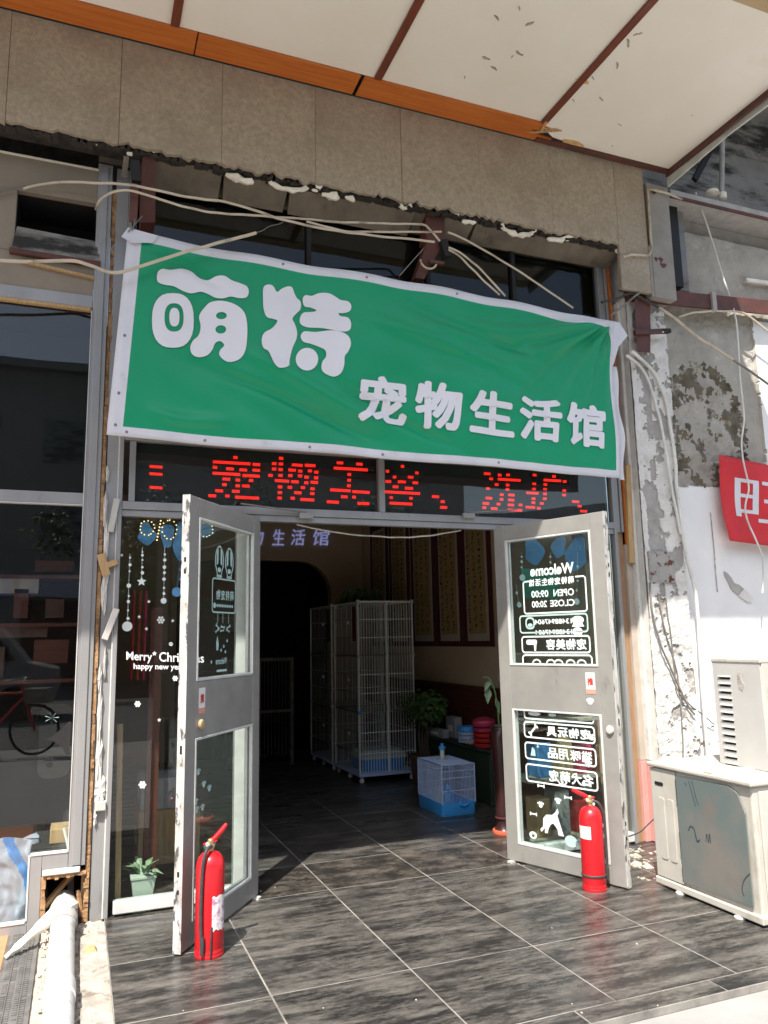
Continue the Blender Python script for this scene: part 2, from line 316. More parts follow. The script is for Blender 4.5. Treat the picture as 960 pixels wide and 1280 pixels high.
M['carw'] = mat('silver_car_paint', (.26, .26, .265), (.24, .24, .245), 3, rough=.3)
M['tyre'] = mat('tyre', (.02, .02, .02), None, 9, rough=.8)

# ------------------------------------------------------------------ ground and tiled floor
struct(MB().add([(-60, -60, -.03), (60, -60, -.03), (60, 60, -.03), (-60, 60, -.03)], [(0, 1, 2, 3)]).build('pavement', M['pave']))
struct(MB().add([(-60, -30, -.022), (60, -30, -.022), (60, -8, -.022), (-60, -8, -.022)], [(0, 1, 2, 3)]).build('road', M['asph']))
floor = struct(MB().box(.19, 4.02, -2.0, 5.45, -.028, -.0012).build('tile_floor', M['grout']))
G = .0038
XE = [.19, .803, 1.43, 2.058, 2.69, 3.325, 4.02]
def tile(x0, x1, y0, y1, m='tile'):
    x0 += G; x1 -= G; y0 += G; y1 -= G; dz = rnd.uniform(-.0004, .0005)
    o = MB().box(-(x1-x0)/2, (x1-x0)/2, -(y1-y0)/2, (y1-y0)/2, -.008, 0).build('tile', M[m], floor, bevel=.001)
    o.location = ((x0+x1)/2, (y0+y1)/2, dz)
for i in range(6):
    ys = [-1.885, -1.277, -.675, -.07] if i == 0 else [-1.885, -1.272, -.07]
    for a, b in zip(ys, ys[1:]): tile(XE[i], XE[i+1], a, b)
    for a, b in zip([-.07, .49, 1.69, 2.89, 4.09, 5.29], [.49, 1.69, 2.89, 4.09, 5.29, 5.45]): tile(XE[i], XE[i+1], a, b, 'tilei' if a < 0 else 'tile')
for a, b in zip([.19, .62, 1.25, 1.86, 2.53, 3.2], [.62, 1.25, 1.86, 2.53, 3.2, 4.02]): tile(a, b, -1.995, -1.885)

# left-hand gap in the paving with its pipe
v = []; nx, ny = 9, 90
mb = MB()
for j in range(ny+1):
    for i in range(nx+1):
        x = .055+.135*i/nx; y = -2.6+2.6*j/ny; n = fr(x, y, 14, 3)
        mb.v.append((x + (.012*n if i == 0 else 0), y, -.012+.013*n-(.03 if i == 0 else 0)))
mb.f = [(j*(nx+1)+i, j*(nx+1)+i+1, (j+1)*(nx+1)+i+1, (j+1)*(nx+1)+i) for j in range(ny) for i in range(nx)]; mb.m = [0]*len(mb.f)
struct(mb.build('cement_strip', M['cement'], smooth=True))
mb = MB()
for j in range(61):
    for i in range(9):
        x = -.13+.2*i/8; y = -2.6+2.6*j/60; mb.v.append((x, y, -.024+.012*fr(x, y, 22, 8)))
mb.f = [(j*9+i, j*9+i+1, (j+1)*9+i+1, (j+1)*9+i) for j in range(60) for i in range(8)]; mb.m = [0]*len(mb.f)
struct(mb.build('dirt', M['rubble'], smooth=True))
g = struct(MB().box(-.262, -.118, -2.6, -.0, -.028, -.016).build('drain_grating', M['rubber']))
g['kind'] = 'structure'
mb = MB()
for k in range(120):
    y = -2.58+k*.0215
    for x in (-.245, -.217, -.189, -.161):
        if rnd.random() < .9: mb.box(x, x+.018, y, y+.011, -.016, -.011)
for x in (-.2225, -.166, -.125): mb.box(x, x+.0035, -2.6, 0, -.0155, -.010)
struct(mb.build('grating_stud', M['rubber'], g), 'stuff')
terr = struct(MB().box(-1.6, -.264, -2.6, 0, -.029, -.018).build('terracotta_paving', M['grout']))
for k in range(5):
    o = MB().box(-1.3, -.268, -.51*(k+1)+.004, -.51*k-.004, -.018, -.012).build('paver', M['terra'], terr, bevel=.002)
pipe = thing('waste_pipe', 'white plastic waste pipe running out of the hole beside the tiles', 'pipe', (-.01, -.2, 0))
MB().tube(catmull([(-.012, .12, .075), (-.012, -.15, .058), (-.014, -.5, .046), (-.012, -1.1, .038), (-.01, -1.8, .03), (0, -2.6, .03)], 5), .058, 20).build('pipe_run', M['pvc'], pipe, smooth=True)
MB().tube([(-.012, -.93, .041), (-.012, -1.06, .039)], .064, 20).build('coupling', M['pvc'], pipe, smooth=True, bevel=.003)
mb = MB(); bl = []
for i in range(13):
    t = i/12; rr = .071*(1-.5*max(0, .35-t)) if i < 12 else .060
    bl.append((Vector((-.013, .10-.34*t, .078-.016*t)), rr))
mb.tube([p for p, r in bl], [r for p, r in bl], 14)
mb.v = [tuple(Vector(p)+Vector((0, 0, .012*fr(p[0], p[1], 16, p[2]*16)))) for p in mb.v]
mb.build('cement_collar', M['greyc'], pipe, smooth=True)
mb = MB(); a, b = Vector((-.258, -.37, .0)), Vector((.02, -.12, .145)); d = (b-a).normalized(); up = Vector((.1, -.5, .85)).normalized(); sd = d.cross(up).normalized(); ring_ = []
K = 12
for i in range(K+1):
    t = i/K; p = a.lerp(b, t); wd = .008+.042*t+.006*rnd.uniform(-1, 1); th = .006+.012*t
    ring_.append([p-sd*wd-up*th, p+sd*wd-up*th, p+sd*wd*.9+up*th, p-sd*wd*.9+up*th])
mb.v = [tuple(q) for r4 in ring_ for q in r4]
mb.f = [(i*4+j, i*4+(j+1) % 4, i*4+4+(j+1) % 4, i*4+4+j) for i in range(K) for j in range(4)]+[(3, 2, 1, 0), (K*4, K*4+1, K*4+2, K*4+3)]; mb.m = [0]*len(mb.f)
tag(mb.build('broken_board', M['foam'], bevel=.003), 'cream wedge of broken board lying across the white pipe', 'broken board')
mb = MB()
def chip(mb, x, y, z, s):
    ps = [(x+s*rnd.uniform(-.8, .8), y+s*rnd.uniform(-.8, .8), z+(s*rnd.uniform(.2, .7) if k > 3 else -.003)) for k in range(8)]
    mb.hexa([(x-s, y-s*.8, z-.004), (x+s*rnd.uniform(.5, 1), y-s, z-.004), (x+s, y+s*rnd.uniform(.5, 1), z-.004), (x-s*.7, y+s, z-.004),
             (x-s*.7, y-s*.5, z+s*rnd.uniform(.2, .8)), (x+s*.6, y-s*.7, z+s*rnd.uniform(.2, .8)), (x+s*.5, y+s*.5, z+s*rnd.uniform(.2, .8)), (x-s*.4, y+s*.7, z+s*rnd.uniform(.2, .8))])
for k in range(260):
    y = -2.4*rnd.random()**1.3; x = rnd.choice([rnd.gauss(.07, .018), rnd.gauss(-.085, .014), rnd.uniform(.05, .19) if y > -.5 else .065]); chip(mb, x, y-.02, -.013, .002+.011*rnd.random()**2.2)
for k in range(26): chip(mb, rnd.gauss(.12, .03), rnd.uniform(-.16, -.03), -.008, rnd.uniform(.008, .02))
struct(mb.build('rubble', M['rubble']), 'stuff')
mb = MB()
for p in [(184, 1138), (166, 1141), (196, 1153), (312, 1118), (326, 1114), (344, 1109), (636, 1076), (648, 1080), (655, 1082), (822, 1257), (727, 1266), (796, 1180), (690, 1160), (520, 1250), (715, 1255), (229, 1263), (404, 1260)]:
    q = S(*p, z=0); chip(mb, q.x, q.y, 0, rnd.uniform(.003, .006))
for k in range(240): chip(mb, rnd.gauss(3.45, .17), rnd.uniform(-.72, -.08), -.002, .002+.016*rnd.random()**3)
for k in range(6): chip(mb, rnd.uniform(3.3, 3.6), rnd.uniform(-.6, -.15), -.01, rnd.uniform(.03, .06))
struct(mb.build('grit', M['rubble']), 'stuff')
tag(MB().add(*(lambda m: (m.v, m.f))((lambda m: (chip(m, .115, -.42, -.01, .034), m)[1])(MB()))).build('tile_shard', M['tanwood'], bevel=.004), 'yellowish shard of broken tile lying beside the white pipe', 'tile shard')

# ------------------------------------------------------------------ the building: stone band, soffit, walls
bld = thing('shop_building', 'stone clad shop building with broken stone edge above the green banner', 'building', (2, .1, 0))
YS = -.25
sx = [-1.72, -1.11, -.503, .104, .709, 1.318, 1.93, 2.535, 3.135, 3.722, 4.0]
for i, (a, b) in enumerate(zip(sx, sx[1:])):
    n = 22; poly = [(a+.0012, 5.078), (b-.0012, 5.078)]; base = 4.375 if b < 4.0 else 4.02
    for k in range(n+1):
        x = b-.0012-(b-a-.0024)*k/n
        poly.append((x, base+(.022*fr(x, 1, 9, 5)+.010*rnd.uniform(-1, 1)+(.018 if rnd.random() < .12 else 0) if b < 4.0 else 0)))
    MB().prism(poly, lambda x, z, d: (x, d, z), YS+rnd.uniform(-.002, .002), YS+.03).build('stone_slab', M['stone'], bld)
gs = mat('grey_slab', (.31, .29, .26), (.25, .235, .21), 6, rough=.8, bump=.2, dirt=(.2, .17, .14), ds=3, dt=.56, dsoft=.2)
xs = S(813, 290, y=YS).x
MB().box(4.003, xs-.03, YS+.004, -.06, 4.02, 4.955).build('stone_slab', M['stone'], bld, bevel=.003)
MB().box(xs-.004, 4.24, YS-.004, -.06, 4.0, 4.955).build('grey_slab', gs, bld, bevel=.003)
MB().box(xs-.0298, xs-.0042, YS+.03, -.06, 4.42, 4.955).build('dark_slit', M['black'], bld)
MB().box(xs-.0298, xs-.0042, YS+.002, -.06, 4.0, 4.42).build('grey_slab', gs, bld)
for (px, py, r_) in ((826, 325, .022), (829, 332, .028), (820, 324, .018), (817, 241, .02)):
    q = S(px, py, y=YS-.0045); MB().add([(q.x+r_*math.cos(t)*(1+.4*math.sin(3*t)), YS-.0050, q.z+r_*.9*math.sin(t)*(1+.3*math.cos(2*t+px))) for t in [2*math.pi*k/14 for k in range(14)]], [tuple(range(14))]).build('rust_mark', M['steel'], bld)
MB().box(-1.72, 4.0, YS+.034, -.12, 4.405, 5.07).build('mortar_bed', M['stone_back'], bld)
mb = MB()
for k in range(150):
    x = -1.7+5.6*k/149; z = 4.388+.02*fr(x, 2, 11, 9)
    mb.bar((x, YS+.05, z), (x+.05, YS+.05, z+.01*rnd.uniform(-1, 1)), .05, .045+.03*rnd.random())
mb.build('broken_mortar', M['stone_back'], bld)
# sloping soffit plaster, in pieces
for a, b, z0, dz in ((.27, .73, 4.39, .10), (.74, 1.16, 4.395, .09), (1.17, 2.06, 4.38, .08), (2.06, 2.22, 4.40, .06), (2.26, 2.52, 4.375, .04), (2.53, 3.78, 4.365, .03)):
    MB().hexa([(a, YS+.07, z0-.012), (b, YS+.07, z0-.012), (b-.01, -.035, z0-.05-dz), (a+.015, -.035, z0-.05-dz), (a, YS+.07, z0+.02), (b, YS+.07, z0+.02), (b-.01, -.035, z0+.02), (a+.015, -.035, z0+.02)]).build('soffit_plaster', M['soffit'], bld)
MB().box(-1.7, 3.95, -.16, -.004, 4.425, 4.46).build('soffit_void', M['stone_back'], bld)
def foam(pts, r):
    P = catmull(pts, 4); m = MB().tube(P, [r*(.6+.75*abs(fr(i, r, .37, pts[0][0]))) if 0 < i < len(P)-1 else r*.35 for i in range(len(P))], 9)
    m.v = [tuple(Vector(p)+Vector((fr(p[0], p[2], 30, 1), fr(p[0], p[2], 30, 2), fr(p[0], p[2], 26, 3)))*r*.55) for p in m.v]
    m.build('expanding_foam', M['foam'], bld, smooth=True)
YF = YS+.04
for seg, r in (([(283, 219), (300, 224), (318, 229)], .021), ([(336, 226), (345, 233), (372, 238), (388, 232)], .019), ([(392, 238), (402, 232)], .018), ([(402, 243), (424, 246)], .02), ([(430, 246), (444, 250)], .018),
               ([(496, 251), (504, 260), (514, 256)], .017), ([(540, 261), (546, 264), (553, 260)], .014), ([(566, 266), (574, 270)], .018), ([(578, 277), (595, 278)], .018), ([(624, 278), (634, 288), (650, 294), (664, 292), (672, 288)], .017),
               ([(684, 298), (698, 300), (712, 296), (722, 293)], .020), ([(735, 296), (748, 298), (760, 302)], .026), ([(768, 310), (775, 316)], .017), ([(158, 191), (166, 193)], .014), ([(185, 190), (194, 192)], .014), ([(118, 177), (122, 180)], .011)):
    foam([S(*p, y=YF) for p in seg], r*1.25)
# wall faces hidden behind the glazing, side walls and rooms
mb = MB().box(.0, 3.82, .02, .12, 4.38, 5.3); mb.build('lintel_beam', M['soffit'], bld)
inn = thing('shop_interior', 'dim brown room of the pet shop behind the open glass doors', 'shop interior', (2, 2.7, 0))
ZC = 3.3
MB().box(.07, .15, .05, 5.6, -.03, ZC).build('left_wall', M['inwall'], inn)
MB().box(3.66, 3.74, .12, 5.6, -.03, ZC).build('right_wall', M['inwall2'], inn)
MB().box(.07, 3.74, .13, 5.6, ZC, ZC+.08).build('ceiling', M['inceil'], inn)
ax0, ax1, az = 1.15, 3.2, 2.5
out = [(.15, -.03), (ax0, -.03), (ax0, az-.45)]+[(ax0+.45-.45*math.cos(R(a)), az-.45+.45*math.sin(R(a))) for a in (15, 30, 45, 60, 75, 90)]+[(ax1-.45+.45*math.sin(R(a)), az-.45+.45*math.cos(R(a))) for a in (0, 15, 30, 45, 60, 75, 90)]+[(ax1, -.03), (3.66, -.03), (3.66, ZC), (.15, ZC)]
MB().prism(out, lambda x, z, d: (x, d, z), 5.45, 5.6).build('arch_wall', M['inwall'], inn)
MB().prism([(ax0-.001, 0)]+[(q[0], q[1]) for q in out[2:16]]+[(ax1+.001, 0)], lambda x, z, d: (x+.0 , d, z), 5.61, 5.62).v
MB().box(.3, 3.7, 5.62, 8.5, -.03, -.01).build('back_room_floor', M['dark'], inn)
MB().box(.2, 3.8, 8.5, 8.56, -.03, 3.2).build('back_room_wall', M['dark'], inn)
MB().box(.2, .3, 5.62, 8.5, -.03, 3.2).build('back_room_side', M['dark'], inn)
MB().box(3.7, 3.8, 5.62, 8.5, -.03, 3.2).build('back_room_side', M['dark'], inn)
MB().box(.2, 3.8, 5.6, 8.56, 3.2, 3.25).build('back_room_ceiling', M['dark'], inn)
MB().box(3.625, 3.659, .3, 5.4, .02, .92).build('wainscot', M['mahog'], inn, bevel=.004)
MB().box(3.61, 3.659, .3, 5.4, .925, .965).build('dado_rail', M['mahog'], inn, bevel=.004)
MB().box(2.1, 2.7, 8.46, 8.495, 1.6, 1.85).build('notice_board', M['box'], inn)
# upper storey behind the canopy; unseen slab added above to shade the right wall
MB().box(-9, 9, .3, 1.0, 5.3, 9).build('upper_wall', M['stain'], bld)
MB().box(-9, 9, -1.2, .298, 6.42, 6.6).build('added_shade_slab', M['stain'], bld)
MB().box(4.26, 9, .12, .296, 4.9, 5.3).build('upper_wall', M['stain'], bld)
MB().box(4.27, 9, -.25, .118, 4.905, 4.955).build('ledge', M['greyc'], bld, bevel=.006)
MB().box(4.27, 9, -.252, -.236, 4.882, 4.9045).build('ledge_angle', M['steel'], bld)
MB().box(-9, 0.05, .9, 1.0, 4.4, 5.3).build('upper_wall', M['stone_back'], bld)

# canopy
can = thing('canopy', 'wide flat canopy with cream ceiling panels and brown battens above the shop', 'canopy', (1.5, -1, 5.1))
ZP = 5.083
px_ = [-3.55, -2.25, -.93, .39, 1.685, 2.962]
for a, b in zip(px_, px_[1:]): MB().box(a+.012, b-.012, -1.77, -.452, ZP, ZP+.012).build('ceiling_panel', M['panel'], can)
poly = [(2.974, -1.77), (4.215, -1.77), (4.215, -.29), (3.45, -.29), (3.30, -.285), (3.27, -.32), (3.12, -.33), (2.99, -.40), (2.974, -.44)]
MB().prism(poly, lambda x, y, d: (x, y, d), ZP-.004, ZP+.008).build('ceiling_panel', M['panel'], can)
MB().box(3.0, 4.215, -.31, -.262, ZP-.022, ZP-.002).build('dark_edge_trim', M['steel'], can)
for x in px_[1:]: MB().box(x-.026, x+.026, -1.79, -.46, ZP-.016, ZP-.0005).build('batten', M['batten'], can, bevel=.003)
wx = [-3.5, -2.0, -.62, .527, 1.585, 1.66]
for a, b in ((-3.5, -2.0), (-2.0, -.62), (-.62, .527), (.527, 1.575), (1.592, 2.99)):
    if b < 2.9: MB().box(a+.004, b-.004, -.452, -.268, ZP-.014, ZP-.001).build('wood_board', M['wood'], can, bevel=.002)
    else:
        pl = [(a+.004, -.452), (2.93, -.452), (2.99, -.445), (2.955, -.43), (3.04, -.418), (2.96, -.40), (3.0, -.38), (2.90, -.365), (2.99, -.35), (2.94, -.335), (3.12, -.315), (3.10, -.30), (3.16, -.285), (3.12, -.268), (a+.004, -.268)]
        MB().prism(pl, lambda x, y, d: (x, y, d), ZP-.014, ZP-.001).build('wood_board', M['wood'], can)
MB().box(-3.5, 3.1, -.266, -.252, ZP-.012, ZP).build('dark_edge_trim', M['black'], can)
MB().bar((2.965, -.5, ZP-.008), (2.985, -.385, ZP-.02), .02, .012).build('splinter', M['woodcore'], can)
mb = MB()
for k in range(9):
    x = 2.9+.02*k; mb.bar((x, -.33-.012*k % .1, ZP-.016), (x+.07, -.35-.01*k, ZP-.018), .007, .004)
mb.build('splinter', M['woodcore'], can)
MB().box(-3.5, 4.23, -1.88, -1.77, ZP-.02, ZP+.03).build('tan_edge_board', M['tan'], can, bevel=.003)
MB().box(-3.5, 4.23, -1.90, -1.881, ZP-.0, 6.0).build('front_fascia', M['tan'], can)  # unseen upper box of the canopy, height chosen to shade the right wall
MB().box(-3.5, 4.23, -1.88, .29, 5.97, 6.0).build('canopy_roof', M['flash'], can)
MB().box(4.216, 4.23, -1.88, -.252, ZP+.02, 5.97).build('end_sheet', M['flash'], can)
MB().hexa([(4.232, -.262, 4.955), (4.245, -.262, 4.955), (4.255, -.86, 5.0), (4.242, -.86, 5.0), (4.232, -.262, 5.075), (4.245, -.262, 5.075), (4.25, -.86, 5.09), (4.237, -.86, 5.09)]).build('end_flashing', M['flash'], can)
MB().hexa([(4.25, -.85, 5.01), (4.265, -.85, 5.01), (4.275, -1.85, 4.99), (4.26, -1.85, 4.99), (4.24, -.85, 5.10), (4.255, -.85, 5.10), (4.255, -1.85, 5.10), (4.24, -1.85, 5.10)]).build('end_flashing', M['flash'], can)
MB().box(4.218, 4.231, -1.8, -.27, ZP-.05, ZP+.018).build('dark_edge_trim', M['steel'], can)
for (x, y, l, a) in ((2.17, -1.17, .05, .5), (2.26, -1.28, .03, 1), (2.38, -1.2, .05, 2.2), (2.45, -.97, .06, .3), (2.42, -.93, .02, 1.7), (2.27, -.86, .055, .1), (2.36, -.80, .055, .3), (2.22, -.66, .02, 1.2), (3.04, -1.28, .07, .8), (3.05, -1.36, .05, 2.4),
                     (3.1, -1.1, .06, .9), (3.2, -.80, .05, .4), (3.03, -.72, .035, .6), (2.96, -.74, .02, .2), (3.5, -.62, .04, .2), (3.92, -.88, .015, 0), (3.02, -.95, .04, .5), (3.6, -.4, .02, .5), (2.62, -1.62, .03, .5), (3.0, -1.7, .03, 1.5)):
    n = 5; c, s_ = math.cos(a), math.sin(a); pl = []
    for k in range(10):
        t = 2*math.pi*k/10; u, v_ = l*.55*math.cos(t), l*.10*math.sin(t)*(1+.9*rnd.uniform(-1, 1)); pl.append((x+u*c-v_*s_, y+u*s_+v_*c))
    MB().prism(pl, lambda a_, b_, d: (a_, b_, d), ZP-.0075, ZP-.0005).build('scuff_mark', M['scuff'], can)
for (x, y, l) in ((3.3, -.325, .09), (2.98, -.9, .05)):
    pl = [(x+l*math.cos(R(t))*(1+.25*rnd.uniform(-1, 1)), y-.0+.35*l*math.sin(R(t))) for t in range(0, 360, 24)]
    MB().prism(pl, lambda a_, b_, d: (a_, b_, d), ZP-.0072, ZP-.0004).build('rust_mark', M['rust'], can)

# ------------------------------------------------------------------ shopfront: fixed frame, glass, decals
sf = thing('shopfront', 'grey aluminium shopfront frame with side window and glazed transom under the banner', 'shopfront', (2, 0, 0))
XM = S(475.5, 605, y=0).x
A = M['alu']
def fb(n, x0, x1, z0, z1, y0=-.03, y1=.03, m=A, bv=.002, p=None): return MB().box(x0, x1, y0, y1, z0, z1).build(n, m, p or sf, bevel=bv)
fb('post', .184, .206, 0, 4.36); fb('post', 3.672, 3.70, 0, 4.36)
fb('jamb', .878, .948, 0, 2.1755, -.02, .05, m=M['bead']); fb('post', .978, .998, 0, 2.1755); fb('post', 2.695, 2.74, 0, 2.178)
fb('transom', .207, 3.671, 2.215, 2.262, -.034, .03); fb('transom_lip', .207, 3.671, 2.176, 2.213, -.022, .03)
fb('transom', .207, 3.671, 2.63, 2.69); fb('transom', .207, 3.671, 4.30, 4.358, m=M['soffit'])
fb('mullion', XM-.02, XM+.02, 2.264, 2.628, -.03, .02); fb('mullion', .24, .275, 2.264, 2.628, -.02, .02)
for x in (1.32, 2.2, 2.9): fb('mullion', x, x+.03, 2.692, 4.298, m=M['black'])
fb('sill', .232, .8775, .012, .075, -.03, .04, m=M['bead'], bv=.006); fb('sill', 2.742, 3.67, .012, .075, -.03, .04, m=M['bead'], bv=.006)
MB().box(.209, .8775, -.003, .003, .076, 2.174).build('side_window', M['glassw'], sf)
MB().box(2.742, 3.668, -.003, .003, .076, 2.174).build('side_window', M['glassw'], sf)
MB().box(.277, XM-.022, -.003, .003, 2.264, 2.628).build('transom_pane', M['glassw'], sf)
MB().box(XM+.022, 3.668, -.003, .003, 2.264, 2.628).build('transom_pane', M['glassw'], sf)
for a, b in ((.209, 1.318), (1.352, 2.198), (2.232, 2.898), (2.932, 3.668)): MB().box(a, b, .0, .006, 2.692, 4.298).build('upper_pane', M['glassu'], sf)
MB().box(.12, 3.80, .10, .118, 2.66, 4.375).build('blind', mat('green_black_blind', (.035, .038, .03), (.024, .026, .021), 3, rough=.8, dirt=(.06, .06, .05), ds=2, dt=.55, dsoft=.2), sf)
MB().box(.2, 3.67, .1, .14, 2.18, 2.66).v
for px in (382, 585):
    p = S(px, 645, y=-.04)
    MB().box(p.x-.045, p.x+.045, -.062, -.036, p.z-.018, p.z+.018).build('closer_body', M['alud'], sf, bevel=.004)
    MB().bar((p.x, -.05, p.z+.02), (p.x-.42 if px < 450 else p.x+.35, -.10, p.z+.05), .018, .008).build('closer_arm', M['cordg'], sf)
win = [o for o in sf.children if o.name == 'side_window'][0]
def gp(px, py, y=-.0045): p = S(px, py, y=y); return p
def disc(mb, px, py, r, mi=0, y=-.0045, n=14):
    c = gp(px, py, y); r *= .0047
    mb.add([(c.x+r*math.cos(2*math.pi*i/n), y, c.z+r*math.sin(2*math.pi*i/n)) for i in range(n)], [tuple(range(n))], mi)
def star(mb, px, py, r, k=5, mi=0, y=-.0045, inner=.45):
    c = gp(px, py, y); r *= .0047
    pl = [(c.x+(r if i % 2 == 0 else r*inner)*math.sin(math.pi*i/k), c.z+(r if i % 2 == 0 else r*inner)*math.cos(math.pi*i/k)) for i in range(2*k)]
    mb.flat([pl], lambda a, b: (a, y, b), mi)
def line(mb, a, b, wd=.0022, mi=0, y=-.0043):
    a, b = gp(*a, y), gp(*b, y); d = (b-a).normalized(); n_ = Vector((-d.z, 0, d.x))*wd/2; mb.add([a-n_, b-n_, b+n_, a+n_], [(0, 1, 2, 3)], mi)
for strand in ([(162.5, 692), (162.6, 697, 1.3), (162.5, 706, 1.9), (162, 714, 1.2), (161, 732, 2.6), (161, 745, 1.3), (160.5, 752, 2), (160, 763, 1.3), (160, 773, 1.9), (159, 783, 6)],
               [(178, 684), (178, 690, 1.1), (178, 694, 1.7), (178, 700, 1.2), (178, 709, 1.5), (178, 716, 2.1), (177, 727, -6)],
               [(206, 684), (206, 693, 1.4), (206, 700, 2), (205.5, 709, 2.2), (205.5, 716, 1.8), (205, 724, 2.2), (205, 735, 1.4), (205, 742, 1.8), (204.5, 751, 3.6)],
               [(225, 700), (225, 712, 1.3), (225, 724, 1.6), (221, 740, 6)]):
    mb = MB(); line(mb, strand[0], strand[-1][:2], .0018)
    for b in strand[1:]:
        if b[2] < 0: star(mb, b[0], b[1], -b[2])
        else: disc(mb, *b)
    mb.build('bead_strand_decal', M['decalb'] if strand[0][0] == 225 else M['decal'], win)
for px, py, r in ((201, 775, 5.5), (172, 880, 4.5), (178, 981, 5.5), (219, 848, 4), (213.6, 805, 3)):
    mb = MB()
    for k in range(6):
        a = math.pi*k/3; disc(mb, px+r*.62*math.cos(a), py+r*.62*math.sin(a), r*.27, n=8); line(mb, (px, py), (px+r*.9*math.cos(a), py+r*.9*math.sin(a)), .004)
    mb.build('snowflake_decal', M['decal'], win)
for px, py in ((186, 752), (183, 786), (152, 694), (174, 771), (199, 900), (216, 776)): mb = MB(); star(mb, px, py, 2.4); mb.build('star_decal', M['decal'], win)
def on_glass(tl, tr, bl, br, y):
    P = [S(*p, y=y) for p in (tl, tr, bl, br)]
    return lambda a, b: (P[2]*(1-a)+P[3]*a)*(1-b)+(P[0]*(1-a)+P[1]*a)*b
lettering(MB(), 'Merry', on_glass((158, 814.5), (190, 815.5), (158, 828), (190, 829.5), -.0045), .012).build('lettering', M['white'], win)
lettering(MB(), 'Christmas', on_glass((199, 815), (255, 817), (199, 827), (255, 828.5), -.0045), .012).build('lettering', M['white'], win)
mb = MB(); star(mb, 193, 817, 3); mb.build('star_decal', M['white'], win)
lettering(MB(), 'happy new year', on_glass((167, 829), (231, 830), (167, 838.5), (231, 839.5), -.0045), .015).build('lettering', M['white'], win)
for x0, y0, w_, h_ in ((172, 654, 22, 26), (201, 652, 16, 36), (217, 656, 16, 42), (243, 652, 26, 20)):
    p = [(x0+w_*(.5+.5*math.cos(t)*(1+.25*math.sin(3*t+x0))), y0+h_*(.5-.5*math.sin(t)*(1+.2*math.cos(2*t+x0)))) for t in [2*math.pi*i/20 for i in range(20)]]
    mb = MB(); q = [S(*s_, y=.03) for s_ in p]; mb.flat([[(v.x, v.z) for v in q]], lambda a, b: (a, .03, b)); mb.build('blue_foil_bow', M['decalb'], win)
mb = MB()
for k in range(26):
    t = k/26*2*math.pi
    for cx, cy, rx_, ry_ in ((184, 660, 9, 9), (212, 662, 9, 12), (257, 662, 9, 9)):
        if k % 2 == 0: q = S(cx+rx_*math.cos(t)+rnd.uniform(-1, 1), cy+ry_*math.sin(t), y=.022); mb.lathe([(.0, -.005), (.005, 0), (.0, .005)], q, 6)
for k in range(7): q = S(201-k*.8, 651+k*4, y=.022); mb.lathe([(.0, -.006), (.006, 0), (.0, .006)], q, 6)
struct(mb.build('fairy_light', M['bulb'], win), 'stuff')
# LED running text behind the transom glass
rwin = [o for o in sf.children if o.name.startswith('side_window')][1]
for x0, y0, w_, h_ in ((655, 672, 24, 34), (690, 670, 18, 28), (708, 672, 26, 40)):
    p = [(x0+w_*(.5+.5*math.cos(t)*(1+.2*math.sin(3*t+x0))), y0+h_*(.5-.5*math.sin(t)*(1+.2*math.cos(2*t+x0)))) for t in [2*math.pi*i/20 for i in range(20)]]
    q = [S(*s_, y=.03) for s_ in p]; mb = MB(); mb.flat([[(v.x, v.z) for v in q]], lambda a, b: (a, .03, b)); mb.build('blue_foil_bow', M['decalb'], rwin)
for strand in ([(652, 690), (652, 696, 1.6), (652, 702, 2), (652, 709, 1.6), (653, 722, -5)], [(688, 690), (688, 696, 1.6), (688, 703, 1.8), (688, 710, 1.5)], [(722, 690), (722, 708, 2), (722, 726, 1.8), (721, 738, 2), (721, 752, 5)], [(645, 730), (646, 741, 2), (649, 756, -4)]):
    mb = MB(); line(mb, strand[0], strand[-1][:2], .0018)
    for b in strand[1:]:
        if b[2] < 0: disc(mb, b[0], b[1], -b[2])
        else: disc(mb, *b)
    mb.build('bead_strand_decal', M['decalg'], rwin)
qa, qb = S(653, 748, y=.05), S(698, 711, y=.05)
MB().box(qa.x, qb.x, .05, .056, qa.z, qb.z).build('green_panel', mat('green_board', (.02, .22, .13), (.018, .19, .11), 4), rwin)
led = thing('led_display', 'black LED display with broken red running characters above the doors', 'led sign', (2, .08, 2.4))
MB().box(.278, 3.666, .05, .09, 2.24, 2.64).build('display_board', M['ledbox'], led)
